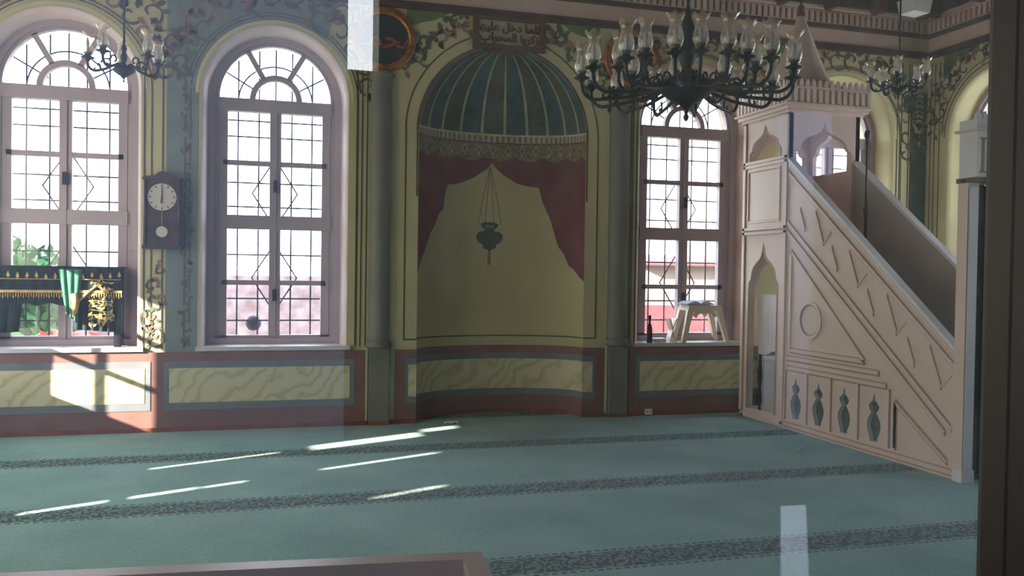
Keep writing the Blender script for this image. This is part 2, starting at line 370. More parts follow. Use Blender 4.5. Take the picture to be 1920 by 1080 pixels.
# valance ornaments: pale lozenges
for k in range(17):
    td = 5+k*10.6; t = radians(td)
    p = [niche_pt(t, 2.93), niche_pt(t+.035, 2.87), niche_pt(t, 2.79), niche_pt(t-.035, 2.87)]
    c = Vector((NC, -.3, 0))
    q = [(x+(c.x-x)*.01, y+(c.y-y)*.01-.002, z) for x, y, z in p]
    q2 = [(x+(c.x-x)*.012, y+(c.y-y)*.012-.003, z) for x, y, z in [niche_pt(t, 2.905), niche_pt(t+.018, 2.87), niche_pt(t, 2.83), niche_pt(t-.018, 2.87)]]
    mb.add(q, [(0, 1, 2, 3)], 'rib'); mb.add(q2, [(0, 1, 2, 3)], 'orn1')
niche = struct(mb, 'wall_niche', label='curved prayer niche painted with a blue ribbed half dome and red curtains')
# painted hanging lamp on the niche wall
mb = MB()
def nl(u, v, t):   # u metres along the curve from the middle, v height, t proud of the wall
    th = pi/2+u/.9-.03; p = Vector(niche_pt(th, v)); n_ = Vector((NC-p.x, -(p.y+.4), 0)).normalized(); return p+n_*t
for u1 in (-.13, -.05, .05, .13): mb.ribbon([(0, 2.70), (u1*.6, 2.35), (u1, 2.06)], .008, nl, .002, .001, 'orn3')
def blob(prof, m, t): mb.add([nl(x, z, t) for x, z in prof]+[nl(-x, z, t) for x, z in prof], [(i, i+1, len(prof)+i+1, len(prof)+i) for i in range(len(prof)-1)], m)
blob([(.05, 2.085), (.10, 2.065), (.09, 2.03), (.05, 2.0), (.05, 1.99), (.12, 1.975), (.15, 1.945), (.15, 1.90), (.12, 1.86), (.08, 1.845), (.07, 1.80), (.03, 1.79), (.008, 1.77)], 'darkgreen', .003)
blob([(.03, 2.055), (.05, 2.05), (.04, 2.02)], 'column', .005); blob([(.03, 1.96), (.045, 1.93), (.03, 1.89)], 'dadoblue', .005)
for sx in (-.09, .09): mb.ribbon([(sx, 1.96), (sx, 1.89)], .02, nl, .005, .004, 'orn1')
blob([(.008, 1.79), (.018, 1.72), (.016, 1.62)], 'orn3', .003)
struct(mb, 'painted_lamp', niche)

# ---- painted decoration on the flat wall
mb = MB(); y1 = -.004
def rect(x0, x1, z0, z1, m, t=y1): mb.box(x0, x1, t, .0, z0, z1, m)
def dado(x0, x1, px0, px1, skip=None):
    rect(x0, x1, 0, .745, 'dadobrown', -.03)
    if skip: 
        for a, b in px0: pass
def panel(x0, x1):
    rect(x0-.05, x1+.05, .20, .66, 'dadoblue', -.034); rect(x0, x1, .27, .595, 'marble', -.037)
rect(XL, 1.04, 0, .745, 'dadobrown', -.03); panel(-2.75, -1.0); panel(-.787, .885)
rect(1.335, NC-NA, 0, .745, 'dadobrown', -.012); rect(1.445, NC-NA, .20, .66, 'dadoblue', -.014); rect(1.473, NC-NA, .27, .595, 'marble', -.016)
rect(NC+NA, 3.60, 0, .745, 'dadobrown', -.012); rect(NC+NA, 3.50, .20, .66, 'dadoblue', -.014); rect(NC+NA, 3.465, .27, .595, 'marble', -.016)
rect(3.885, XR, 0, .745, 'dadobrown', -.03); panel(4.006, 5.6); panel(5.9, 7.5)
for a, b in ((XL, 1.05), (3.87, XR)): rect(a, b, 0, .04, 'skirt', -.045)
for a, b in ((1.05, NC-NA), (NC+NA, 3.87)): rect(a, b, 0, .04, 'skirt', -.03)
struct(mb, 'trim_1', label='painted dado of brown and slate bands round marbled panels')
mb = MB()
# column pedestal backings, stripes, pin lines
c0 = WIN[1][0]; ar = arc(c0, ZS, .71, pi, radians(50), 24)
mb.plate([(-.83, .745), (c0-.71, .745)]+ar+[(ar[-1][0]+.12, 4.17), (-.83, 4.17)], [], front, -.003, 0, 'bluegreen')
rect(7.50, 7.72, .745, 3.75, 'darkgreen', -.003)
for x in (-1.02, -.86): rect(x-.006, x+.006, .78, 3.6, 'linedark', -.005)
for x in (.935, .985, 1.035): rect(x-.006, x+.006, .78, 4.15, 'linedark', -.005)
for x in (3.90, 3.945): rect(x-.006, x+.006, .78, 4.15, 'linedark', -.005)
for x in (7.30, 7.36, 7.46, 7.49): rect(x-.005, x+.005, .78, 4.1, 'linedark', -.005)
for x in (1.335, 3.62): rect(x-.006, x+.006, .78, 3.5, 'linepale', -.005)
# line framing the niche
rect(1.416, 1.43, .84, NZ, 'linedark', -.005); rect(3.485, 3.499, .84, NZ, 'linedark', -.005)
rect(1.416, NC-NA, .84, .855, 'linedark', -.005); rect(NC+NA, 3.499, .84, .855, 'linedark', -.005)
mb.ribbon(arc(NC, NZ, 1.035, 0, pi, 48), .014, front, -.005, 0, 'linedark')
mb.ribbon(arc(NC, NZ, .915, 0, pi, 48), .022, front, -.005, 0, 'domered')
for x in (NC-.915, NC+.915): rect(x-.008, x+.008, 2.3, NZ, 'linedark', -.005)
for c, _ in WIN:
    mb.ribbon(arc(c, ZS, .78, 0, pi, 36), .010, front, -.005, 0, 'linedark')
    mb.ribbon(arc(c, ZS, .725, 0, pi, 36), .03, front, -.004, 0, 'yellow2')
    for sx in (-1, 1):
        if (c, sx) != (4.657, 1): mb.box(c+sx*.78-.005, c+sx*.78+.005, -.005, 0, .8, ZS, 'linedark')
struct(mb, 'trim_2', label='painted stripes and pin lines on the yellow wall')

# arabesques
def scroll(mb, x, z, s, a, turn, m, mp=front, t=-.006):
    pts = []; 
    for i in range(22):
        q = i/21; r = s*(1-q*.85); an = a+turn*q*5.2; pts.append((x+r*cos(an), z+r*sin(an)))
    mb.ribbon(pts, [.010+.016*abs(sin(i*.5)) for i in range(22)], mp, t, 0, m)
def leaf(mb, x, z, s, a, m, mp=front, t=-.007):
    pts = [(x+s*q*cos(a), z+s*q*sin(a)) for q in [i/6 for i in range(7)]]
    mb.ribbon(pts, [s*.5*sin(pi*(.08+.9*i/6)) for i in range(7)], mp, t, 0, m)
def arabesque(mb, cx, cz, r, a0, a1, n, w, mp=front, seed=1):
    R = random.Random(seed)
    for i in range(n):
        a = a0+(a1-a0)*(i+.5)/n; rad = r+w*(.5*(1 if i % 2 else -.2)); x, z = cx+rad*cos(a), cz+rad*sin(a)
        s = w*(.42+.2*R.random()); m = ('orn1', 'orn1', 'orn2', 'orn1', 'orn3')[R.randrange(5)]
        scroll(mb, x, z, s, a+R.random()*6, 1 if i % 2 else -1, m, mp)
        for k in range(4):
            aa = a+R.uniform(-1.8, 1.8); leaf(mb, x+s*.7*cos(aa), z+s*.7*sin(aa), s*.75, aa+R.uniform(-.8, .8), ('orn2', 'orn1', 'orn3', 'orn1')[k], mp)
    mb.ribbon(arc(cx, cz, r-w*.45, a0, a1, 40), .010, mp, -.005, 0, 'orn1')
mb = MB(); arabesque(mb, WIN[0][0], ZS, .92, .15, pi*.95, 26, .24, seed=3)
arabesque(mb, WIN[1][0], ZS, .92, .15, pi*.95, 26, .24, seed=4)
R_ = random.Random(5)
for i in range(34):      # ornament running down beside the blue stripe
    z = .85+i*.085; x = -.645+.018*sin(i*1.7)
    scroll(mb, x, z, .04, R_.random()*6, 1 if i % 2 else -1, 'orn2'); leaf(mb, x, z, .07, R_.random()*6, 'bluegreen' if i % 3 else 'orn1')
rect(-.67, -.655, .78, 3.9, 'orn1', -.004)
for (x, z, s) in ((-.93, .86, .11), (-.97, 1.04, .10), (-.9, 1.2, .09), (-.95, 1.36, .07), (-.89, 1.52, .05), (-1.0, .92, .07)):   # vine on the yellow wall right of the draped stand
    scroll(mb, x, z, s, R_.random()*6, R_.choice((-1, 1)), 'orn1'); scroll(mb, x+.02, z+.05, s*.7, R_.random()*6, 1, 'orn3')
    for k in range(3): leaf(mb, x+s*.5*cos(k*2), z+s*.5*sin(k*2), s*.6, k*2.1, 'orn2')
struct(mb, 'trim_3', label='painted scrolls over the two left windows and beside the blue stripe')
mb = MB()
for sx in (-1, 1):
    for i in range(9):
        a = pi/2+sx*(.36+i*.085); r = 1.17+.04*sin(i*1.3)+i*.012; x, z = NC+r*cos(a), NZ+r*sin(a)
        scroll(mb, x, z, .10-.003*i, i*1.1, sx*(1 if i % 2 else -1), 'orn1' if i % 3 else 'orn3')
        for k in range(4): leaf(mb, x+.05*cos(k*1.7+i), z+.05*sin(k*1.7+i), .085, k*1.7+i, ('orn2', 'orn1', 'orn3', 'orn2')[k])
    gx = NC+sx*.98
    mb.plate([(gx-sx*.38, 4.165), (gx+sx*.06, 4.165), (gx+sx*.06, 3.98), (gx-sx*.1, 4.05), (gx-sx*.22, 4.08)][::sx], [], front, -.006, 0, 'spgreen')
    for (dx, dz) in ((.02, 3.86), (.08, 3.78), (.0, 3.72), (.12, 3.66)):
        leaf(mb, gx-sx*dx, dz, .09, dz*9, 'orn1'); scroll(mb, gx-sx*dx, dz, .06, dz*5, sx, 'orn2')
struct(mb, 'trim_4', label='painted scrolls and green corners above the prayer niche')
mb = MB(); arabesque(mb, WIN[3][0], ZS, .90, -.25, pi*.9, 26, .22, seed=8); arabesque(mb, WIN[2][0], ZS, .90, .1, pi*.95, 24, .22, seed=9)
mb.plate([(5.62, 4.165), (6.2, 4.165), (6.05, 4.08), (5.85, 4.03), (5.75, 3.92), (5.62, 3.85)], [], front, -.006, 0, 'spgreen')
for i in range(6):
    z = 3.74-i*.06; 
    for sx in (-1, 1): scroll(mb, 7.61+sx*.05, z, .045, i, sx, 'orn1' if i % 2 else 'orn3'); leaf(mb, 7.61, z, .07, -pi/2+sx*.9, 'linepale')
mb.plate([(7.5, 3.45), (7.61, 3.1), (7.72, 3.45), (7.61, 3.3)], [], front, -.006, 0, 'linepale')
struct(mb, 'trim_5', label='painted scrolls round the arches behind the pulpit')

# ---- windows
def window(n, c, mp, label, sill=True, d0=.28, flip=1):
    root = empty('window_%d' % n, kind='structure', label=label)
    f = MB(); d1 = d0+.07
    def rc(x0, x1, z0, z1, t0=d0, t1=d1, m='framepink'):
        f.plate([(x0, z0), (x1, z0), (x1, z1), (x0, z1)], [], mp, t0, t1, m)
    zs = 3.215
    # outer arched frame with one opening, then bars
    seg = lambda h, z0, a, n_=30: [(c+h, z0)]+arc(c, a, h, 0, pi, n_)+[(c-h, z0)]
    f.plate(arch(c, .70, ZB-.01, ZS), [seg(.575, .85, zs-.01)], mp, d0-.03, d1, 'framepink')     # box frame
    f.plate(seg(.60, .83, zs), [seg(.535, .88, zs)], mp, d0, d1, 'framepink')                     # casement rim
    rc(c-.54, c+.54, 3.09, 3.215, d0-.03); rc(c-.54, c+.54, 1.932, 2.07, d0-.015)
    rc(c-.055, c+.055, .86, 3.1, d0-.005); rc(c-.012, c+.012, .86, 3.1, d0-.02)
    rc(c-.50, c-.455+.0, .86, 3.1); rc(c+.455, c+.50, .86, 3.1); rc(c-.54, c-.5, .86, 3.1); rc(c+.5, c+.54, .86, 3.1)
    for z in (1.403, 2.586): rc(c-.5, c+.5, z-.024, z+.024)
    f.ribbon(arc(c, zs, .225, 0, pi, 20), .055, mp, d0, d1, 'framepink')
    for a in (60, 120):
        a = radians(a); f.ribbon([(c+.24*cos(a), zs+.24*sin(a)), (c+.55*cos(a), zs+.55*sin(a))], .05, mp, d0, d1, 'framepink')
    fo = f.build('window_frame', root); fo['kind'] = 'structure'
    for z in (1.22, 2.3):
        h = MB(); h.plate([(c-.02, z), (c+.02, z), (c+.02, z+.12), (c-.02, z+.12)], [], mp, d0-.05, d0-.02, 'iron'); h.build('window_latch', root)
    g = MB(); g.plate(seg(.56, .86, zs), [], mp, d0+.035, d0+.039, 'pane'); g.build('window_glass', root)
    q = MB(); gy = d0+.13
    def ln(p): q.tube([mp(a, b, gy) for a, b in p], .0085, 'grille', 5)
    for x in (-.36, -.16, .16, .36): ln([(c+x, .8), (c+x, 3.2+sqrt(.3-x*x))])
    ln([(c, 3.2), (c, 3.75)])
    for z in (1.02, 1.24, 1.68, 2.16, 2.4, 2.86, 3.02): ln([(c-.58, z), (c+.58, z)])
    for z0 in (1.45, 2.3):
        for sx in (-1, 1): ln([(c+sx*.03, z0-.3), (c+sx*.22, z0), (c+sx*.03, z0+.3)])
    for r in (.36,): ln(arc(c, zs, r, 0.1, pi-.1, 20))
    for a in (30, 150): a = radians(a); ln([(c+.2*cos(a), zs+.2*sin(a)), (c+.55*cos(a), zs+.55*sin(a))])
    q.build('iron_grille', root)
    if sill:
        s_ = MB(); s_.plate([(c-.72, ZB-.035), (c+.72, ZB-.035), (c+.72, ZB+.004), (c-.72, ZB+.004)], [], mp, -.05, 0, 'sill')
        s_.plate([(c-.69, ZB-.035), (c+.69, ZB-.035), (c+.69, ZB+.004), (c-.69, ZB+.004)], [], mp, 0, d0-.02, 'sill'); so = s_.build('window_sill', root); so['kind'] = 'structure'
window(1, WIN[0][0], front, 'arched window at the left above the draped stand')
window(2, WIN[1][0], front, 'arched window between the clock and the niche')
window(3, WIN[2][0], front, 'arched window with the plastic stool on its sill')
window(4, WIN[3][0], front, 'arched window behind the pulpit')

# ---- right wall
RW = [-1.03, -3.0, -4.97]
mb = MB()
mb.plate([(-7.9, 0), (0, 0), (0, 4.9), (-7.9, 4.9)], [arch(c, RO, ZB, ZS) for c in RW], side, 0, 0, 'yellow', back=False)
mb.plate([(-7.9, -.2), (.5, -.2), (.5, 4.9), (-7.9, 4.9)], [arch(c, RI, ZB, ZS) for c in RW], side, -.5, -.52, 'outrender')
sidew = lambda u, v, t: (XR + t, u, v)
for c in RW:
    mb.loft([[sidew(p[0], p[1], y) for p in arch(c, RO+dr, ZB, ZS)] for dr, y in ((0, 0), (-.012, .012), (-.03, .05), (-.05, .28), (-.05, .5))], 'yellow2')
struct(mb, 'wall_east', label='yellow painted side wall behind the pulpit')
for k, c in enumerate(RW): window(5+k, c, sidew, 'arched window in the side wall', sill=True)
mb = MB()
arabesque(mb, RW[0], ZS, .90, .1, pi*1.0, 28, .22, mp=sidew, seed=12)
mb.plate([(-.25, 4.165), (-.75, 4.165), (-.62, 4.1), (-.45, 4.05), (-.36, 3.95), (-.25, 3.86)], [], sidew, -.006, 0, 'spgreen')
for u in (-.06, -.12, -.2): mb.box(XR-.005, XR, u-.005, u+.005, .78, 4.1, 'linedark')
mb.ribbon(arc(RW[0], ZS, .75, 0, pi, 36), .012, sidew, -.005, 0, 'linedark')
mb.box(XR-.03, XR, -7.9, 0, 0, .745, 'dadobrown')
struct(mb, 'trim_6', label='painted decoration of the side wall')

# ---- left wall: unseen windows for the sun streaks, closed by the added screens below
mb = MB(); LW = [-1.03, -3.0, -4.97, -6.85]; ZL = .60
mb.plate([(-9.6, -.1), (.55, -.1), (.55, 4.9), (-9.6, 4.9)], [arch(c, RO, ZL, ZS) for c in LW], lambda u, v, t: (XL-t, u, v), 0, .30, 'yellow')
struct(mb, 'wall_west')
# added translucent screens: slits cut to shape the sun streaks, cloth glows as fill
slits = {0: [(-.64, -.49, .82, 1.19), (-.64, -.49, 1.25, 1.62), (-.86, -.69, .82, 1.19), (-.86, -.69, 1.25, 1.62), (-.64, -.49, 1.68, 2.0), (-.86, -.69, 1.68, 2.02)],
         1: [(-3.42, -3.35, .615, .82), (-3.42, -3.35, .885, 1.06), (-3.42, -3.37, 1.085, 1.2), (-3.40, -3.355, 1.46, 1.88), (-2.55, -2.50, .9, 1.31), (-2.62, -2.42, 1.446, 1.88), (-2.45, -2.31, 1.925, 2.06)],
         2: [(-4.47, -4.42, 1.58, 1.8)], 3: []}
for k, c in enumerate(LW):
    q = MB(); us = sorted({c-.74, c+.74}|{v for g in slits[k] for v in g[:2]}); zz = sorted({ZL-.04, ZS+RO+.04}|{v for g in slits[k] for v in g[2:]})
    for u0, u1 in zip(us, us[1:]):
        for z0, z1 in zip(zz, zz[1:]):
            if not any(g[0] <= (u0+u1)/2 <= g[1] and g[2] <= (z0+z1)/2 <= g[3] for g in slits[k]):
                q.add([(XL+.01, u0, z0), (XL+.01, u1, z0), (XL+.01, u1, z1), (XL+.01, u0, z1)], [(0, 1, 2, 3)], 'fillscreen')
    tag(q.build('window_%d' % (9+k)), kind='structure', label='added pale screen in an unseen side window, shaping sun and fill light')
# ---- ceiling with dark wood beams
mb = MB(); mb.box(XL-.1, XR+.5, -7.9, .6, 4.9, 5.0, 'darkwood')
for i in range(14): y = -.55-i*.55; mb.box(XL, XR, y-.05, y+.05, 4.8, 4.9, 'darkwood')
for i in range(13): x = XL+.5+i*.8; mb.box(x-.04, x+.04, -7.9, 0, 4.83, 4.9, 'darkwood')
struct(mb, 'ceiling', label='dark wooden beamed ceiling')
# ---- cornice
def cornice(mb, mp, u0, u1, s):
    def b(z0, z1, t, m):
        mb.plate([(u0, z0), (u1, z0), (u1, z1), (u0, z1)], [], mp, s*t, 0, m)
    b(4.165, 4.235, .05, 'corndark'); b(4.235, 4.40, .03, 'cornpink'); b(4.40, 4.44, .09, 'corndark'); b(4.44, 4.60, .08, 'cornpink'); b(4.60, 4.63, .13, 'cornpink'); b(4.63, 4.9, .16, 'darkwood')
    n = int(abs(u1-u0)/.075)
    for i in range(n):
        a = u0+(u1-u0)*(i+.5)/n; mb.plate([(a-.02, 4.455), (a+.02, 4.455), (a+.02, 4.57), (a-.02, 4.57)], [], mp, s*.105, s*.08, 'cornpink')
        mb.plate([(a+.02, 4.455), (a+.055, 4.455), (a+.055, 4.57), (a+.02, 4.57)], [], mp, s*.083, s*.08, 'orn3')
    n = int(abs(u1-u0)/.62)
    for i in range(n):
        a = u0+(u1-u0)*(i+.5)/n
        mb.plate([(a-.03, 4.56), (a+.03, 4.56), (a+.06, 4.62), (a+.06, 4.82), (a-.06, 4.82), (a-.06, 4.62)], [], mp, s*.34, s*.17, 'darkwood')
mb = MB(); cornice(mb, front, XL, XR, -1); struct(mb, 'trim_7', label='cornice with dark mouldings and dentils on the niche wall')
mb = MB(); cornice(mb, sidew, -7.9, 0, -1); struct(mb, 'trim_8', label='cornice of the side wall')

# ---- engaged columns beside the niche
def column(x, n, label):
    root = empty('engaged_column', (x, 0, 0), label=label, cat='column', group=None)
    s_ = MB(); s_.lathe([(.105, .83), (.105, 3.52)], (0, 0, 0), 'column', 16, pi, 2*pi); s_.build('shaft', root)
    c_ = MB(); c_.lathe([(.105, .765), (.135, .775), (.14, .79), (.125, .805), (.135, .82), (.11, .84), (.105, .85)], (0, 0, 0), 'column', 16, pi, 2*pi); c_.build('base_ring', root)
    p_ = MB(); p_.box(-.10, .10, -.075, 0, .0, .765, 'column'); p_.box(-.132, -.11, -.03, 0, .04, .765, 'linepale'); p_.box(.11, .125, -.03, 0, .04, .765, 'linepale'); p_.box(-.105, .105, -.08, 0, 0, .04, 'skirt')
    p_.build('pedestal', root)
    k_ = MB(); k_.lathe([(.105, 3.46), (.115, 3.47), (.115, 3.5), (.105, 3.52), (0, 3.525)], (0, 0, 0), 'column', 16, pi, 2*pi); k_.build('neck_ring', root)
column(1.17, 1, 'olive grey half round column between the second arched window and the niche')
column(3.74, 2, 'olive grey half round column between the niche and the window holding the stool')

# ---- round medallions
AR = {'\u0643': '\ufed9\ufeda\ufedb\ufedc', '\u0644': '\ufedd\ufede\ufedf\ufee0', '\u0645': '\ufee1\ufee2\ufee3\ufee4', '\u0627': '\ufe8d\ufe8e', '\u062f': '\ufea9\ufeaa', '\u062e': '\ufea5\ufea6\ufea7\ufea8',
      '\u0639': '\ufec9\ufeca\ufecb\ufecc', '\u064a': '\ufef1\ufef2\ufef3\ufef4', '\u0647': '\ufee9\ufeea\ufeeb\ufeec', '\u0632': '\ufeaf\ufeb0', '\u0631': '\ufead\ufeae', '\u062d': '\ufea1\ufea2\ufea3\ufea4', '\u0628': '\ufe8f\ufe90\ufe91\ufe92'}
def shape_ar(s):
    out = []
    for i, ch in enumerate(s):
        if ch == ' ': out.append(ch); continue
        f = AR[ch]; pj = i > 0 and s[i-1] in AR and len(AR[s[i-1]]) == 4; nj = i+1 < len(s) and s[i+1] in AR
        if len(f) == 2: out.append(f[1] if pj else f[0])
        else: out.append(f[3] if pj and nj else f[1] if pj else f[2] if nj else f[0])
    return ''.join(out)[::-1]
def script(text, size, name, parent, loc, m, sx=1.):
    c = bpy.data.curves.new('lettering', 'FONT'); c.body = text; c.size = size; c.extrude = .004; c.align_x = 'CENTER'; c.align_y = 'CENTER'; c.offset = .0035
    t = bpy.data.objects.new('lettering', c); COL.objects.link(t); bpy.context.view_layer.update()
    me = bpy.data.meshes.new_from_object(t.evaluated_get(bpy.context.evaluated_depsgraph_get())); bpy.data.objects.remove(t)
    me.transform(Matrix.Rotation(pi/2, 4, 'X') @ Matrix.Diagonal((sx, 1, 1, 1)))
    me.materials.clear(); me.materials.append(M[m])
    o = bpy.data.objects.new(name, me); COL.objects.link(o); o.parent = parent; o.location = loc; return o
def medallion(x, z, label, text):
    root = empty('round_medallion', (x, 0, z), label=label, cat='medallion')
    d_ = MB(); d_.plate(arc(0, 0, .27, 0, 2*pi, 40)[:-1], [], front, -.02, -.002, 'disc'); d_.build('disc', root)
    r_ = MB()
    pr = [(.245, -.02), (.255, -.045), (.275, -.05), (.29, -.035), (.305, -.045), (.32, -.03), (.325, -.002)]
    lp = [[(r*cos(2*pi*k/48), y, r*sin(2*pi*k/48)) for k in range(48)] for r, y in pr]
    r_.loft(lp, 'gold'); r_.build('gilt_rim', root)
    script(text, .28, 'lettering', root, (0, -.026, -.0), 'redink')
medallion(1.19, 3.845, 'round dark medallion with gilt rim above the column left of the niche', shape_ar('\u0645\u062d\u0645\u062f'))
medallion(3.86, 3.86, 'round dark medallion with gilt rim glimpsed behind the large chandelier', shape_ar('\u0627\u0644\u0644\u0647'))
# ---- calligraphy plaque over the niche
root = empty('calligraphy_plaque', (2.485, 0, 4.01), label='rectangular inscription plaque in a brown frame above the niche', cat='plaque')
p_ = MB(); p_.box(-.345, .345, -.02, -.001, -.135, .135, 'plaque'); p_.build('panel', root)
f_ = MB(); f_.plate([(-.39, -.175), (.39, -.175), (.39, .175), (-.39, .175)], [[(-.33, -.12), (.33, -.12), (.33, .12), (-.33, .12)]], front, -.035, -.001, 'plaqueframe'); f_.build('plaque_frame', root)
script(shape_ar('\u0643\u0644\u0645\u0627 \u062f\u062e\u0644 \u0639\u0644\u064a\u0647\u0627'), .118, 'lettering', root, (0, -.025, .055), 'script', 1.0)
script(shape_ar('\u0632\u0643\u0631\u064a\u0627 \u0627\u0644\u0645\u062d\u0631\u0627\u0628'), .118, 'lettering', root, (0, -.025, -.05), 'script', 1.0)

# ---- wall clock
root = empty('wall_clock', (-.853, 0, 1.73), label='dark wooden pendulum clock on the wall between the two left windows', cat='clock')
c_ = MB(); c_.box(-.155, .155, -.11, 0, 0, .63, 'clockwood'); c_.box(-.17, .17, -.12, 0, -.02, .015, 'clockwood')
c_.plate([(-.17, .62), (.17, .62), (.165, .645), (.06, .66), (.03, .69), (0, .70), (-.03, .69), (-.06, .66), (-.165, .645)], [], front, -.12, 0, 'clockwood')
for x in (-.145, .145): c_.tube([(x, -.125, .02), (x, -.125, .61)], .012, 'clockwood')
c_.build('case', root)
d_ = MB(); d_.plate(arc(0, .46, .125, 0, 2*pi, 36)[:-1], [], front, -.118, -.11, 'dial')
for k in range(12):
    a = k*pi/6; d_.ribbon([(.095*cos(a), .46+.095*sin(a)), (.115*cos(a), .46+.115*sin(a))], .008, front, -.121, -.118, 'black')
dial = d_.build('dial', root)
h_ = MB(); h_.ribbon([(0, .44), (0, .55)], .008, front, -.125, -.123, 'black'); h_.ribbon([(0, .47), (-.005, .40)], .012, front, -.127, -.125, 'black'); h_.build('clock_hands', dial)
b_ = MB(); b_.plate(arc(0, .14, .05, 0, 2*pi, 28)[:-1], [], front, -.122, -.115, 'dial'); b_.box(-.004, .004, -.117, -.113, .14, .33, 'brass'); b_.build('pendulum', root)
g_ = MB()
g_.plate([(-.135, .03), (.135, .03), (.135, .6), (-.135, .6)], [[(-.105, .05), (.105, .05), (.105, .27), (-.105, .27)], arc(0, .46, .13, 0, 2*pi, 32)[:-1]], front, -.115, -.108, 'clockwood'); g_.build('door_frame', root)

# ---- green draped stand on the left sill
root = empty('draped_stand', (-1.78, .06, ZB), label='stand on the left sill draped in dark green cloth with gold embroidery', cat='stand')
f_ = MB()
for x in (-.62, .53): 
    for y in (-.0, .14): f_.box(x-.03, x+.03, y-.03+.02, y+.03+.02, .004, .72, 'black')
f_.box(-.65, .56, -.01, .05, .7, .74, 'black'); f_.box(-.65, .56, .13, .19, .7, .74, 'black')
f_.build('wooden_frame', root)
t_ = MB(); t_.box(-.67, .58, -.02, .19, .735, .75, 'greencloth'); t_.build('cloth_top', root)
def drape(pts_top, pts_bot, y, amp, nf, m, name, parent, nz=10):
    d = MB(); n = 60; vs = []
    for j in range(nz+1):
        q = j/nz
        for i in range(n+1):
            s_ = i/n; x = (pts_top[0]+(pts_top[1]-pts_top[0])*s_)*(1-q)+(pts_bot(s_)[0])*q; z = pts_top[2]*(1-q)+pts_bot(s_)[1]*q
            vs.append((x, y-amp*(.4+.6*q)*abs(sin(s_*nf*pi))-.004, z))
    fs = [(j*(n+1)+i, j*(n+1)+i+1, (j+1)*(n+1)+i+1, (j+1)*(n+1)+i) for j in range(nz) for i in range(n)]
    d.add(vs, fs, m, True); d.add([(x, yy_+.006, z) for x, yy_, z in vs], fs, m, True); return d.build(name, parent)
drape((-.67, .58, .75), lambda s_: (-.67+1.25*s_, .40+.012*sin(s_*40)), -.03, .012, 14, 'greencloth', 'valance', root)
fr = MB()
for i in range(60): x = -.66+1.23*i/59; fr.tube([(x, -.055, .50), (x, -.055, .455+.012*(i % 2))], .006, 'goldthread', 5)
fr.box(-.66, .575, -.058, -.045, .505, .53, 'goldthread'); fr.build('gold_fringe', root)
drape((.16, .58, .72), lambda s_: (.16+.42*s_, .14-.0*s_+.03*(1-s_)), -.02, .03, 6, 'greencloth', 'side_drape', root)
drape((-.67, -.25, .52), lambda s_: (-.67+.38*s_, .13+.02*s_), -.02, .03, 4, 'greencloth', 'side_drape', root)
drape((.04, .24, .72), lambda s_: (.10+.10*s_, .33-.1*s_), -.055, .03, 3, 'greenbright', 'tied_swag', root)
e_ = MB(); R2 = random.Random(2); stem = []
for i in range(46):
    x = .30+.2*R2.random(); z = .2+.42*R2.random(); s_ = .02+.02*R2.random(); a = R2.random()*6
    stem.append((x, z)); e_.plate([(x+s_*cos(a), z+s_*sin(a)), (x+s_*.4*cos(a+1.6), z+s_*.4*sin(a+1.6)), (x-s_*cos(a), z-s_*sin(a)), (x-s_*.4*cos(a+1.6), z-s_*.4*sin(a+1.6))], [], lambda u, v, t: (u, t, v), -.062, -.06, 'goldthread')
for i in range(16):
    x = -.6+1.15*i/15; z = .62+.03*R2.random(); e_.plate([(x, z), (x+.015, z+.02), (x, z+.06), (x-.015, z+.02)], [], lambda u, v, t: (u, t, v), -.052, -.05, 'goldthread')
e_.ribbon(sorted(stem, key=lambda p: p[1]), .004, front, -.0605, -.0595, 'goldthread'); e_.ribbon([(-.62, .63), (.57, .63)], .006, front, -.0515, -.0505, 'goldthread')
e_.ribbon([stem[0], (.3, .63)], .004, front, -.0605, -.0505, 'goldthread'); e_.build('gold_embroidery', root)
ti = MB(); ti.tube([(.17, -.08, .5), (.19, -.085, .42), (.18, -.08, .36), (.17, -.07, .28)], [.03, .035, .03, .012], 'goldthread'); ti.tube([(.2, -.07, .42), (.3, -.06, .52), (.4, -.05, .6)], .012, 'goldthread'); ti.build('gold_tie', root)

# ---- plastic stool, open book and small things on the third sill
def stool(loc):
    root = empty('plastic_stool', loc, label='cream plastic stool standing on the sill of the window by the pulpit', cat='stool')
    s_ = MB(); s_.box(-.20, .20, -.12, .12, .385, .41, 'plastic'); s_.box(-.21, .21, -.13, .13, .35, .388, 'plastic'); s_.build('seat', root)
    for sx in (-1, 1):
        for sy in (-1, 1):
            l_ = MB(); a = Vector((sx*.175, sy*.10, .36)); b = Vector((sx*.27, sy*.13, 0))
            l_.loft([[p+Vector((i*w, j*.022, 0)) for i, j in ((-1, -1), (1, -1), (1, 1), (-1, 1))] for p, w in ((a, .04), (a*.5+b*.5, .028), (b, .024))], 'plastic', smooth=False)
            l_.box(b.x-.024, b.x+.024, b.y-.022, b.y+.022, 0, .004, 'plastic'); l_.build('leg', root)
    for sy in (-1, 1):
        p_ = MB(); p_.ribbon([(-.13, .28), (-.09, .335), (0, .35), (.09, .335), (.13, .28)], .05, lambda u, v, t: (u, sy*.11+t, v), -.01, .01, 'plastic'); p_.build('apron', root)
stool((4.80, .11, ZB+.004))
root = empty('open_book', (4.74, .11, ZB+.423), rz=.1, label='open book with pale pages lying on the cream stool', cat='book')
for sx in (-1, 1):
    b_ = MB(); n = 10; up = [(sx*.17*i/n, .012+.03*sin(pi*min(1, i/n*1.1))*(1-.3*i/n)) for i in range(n+1)]
    b_.plate(up+[(sx*.17, 0), (0, 0)], [], lambda u, v, t: (u, t, v), -.11, .11, 'page'); b_.build('page_block', root)
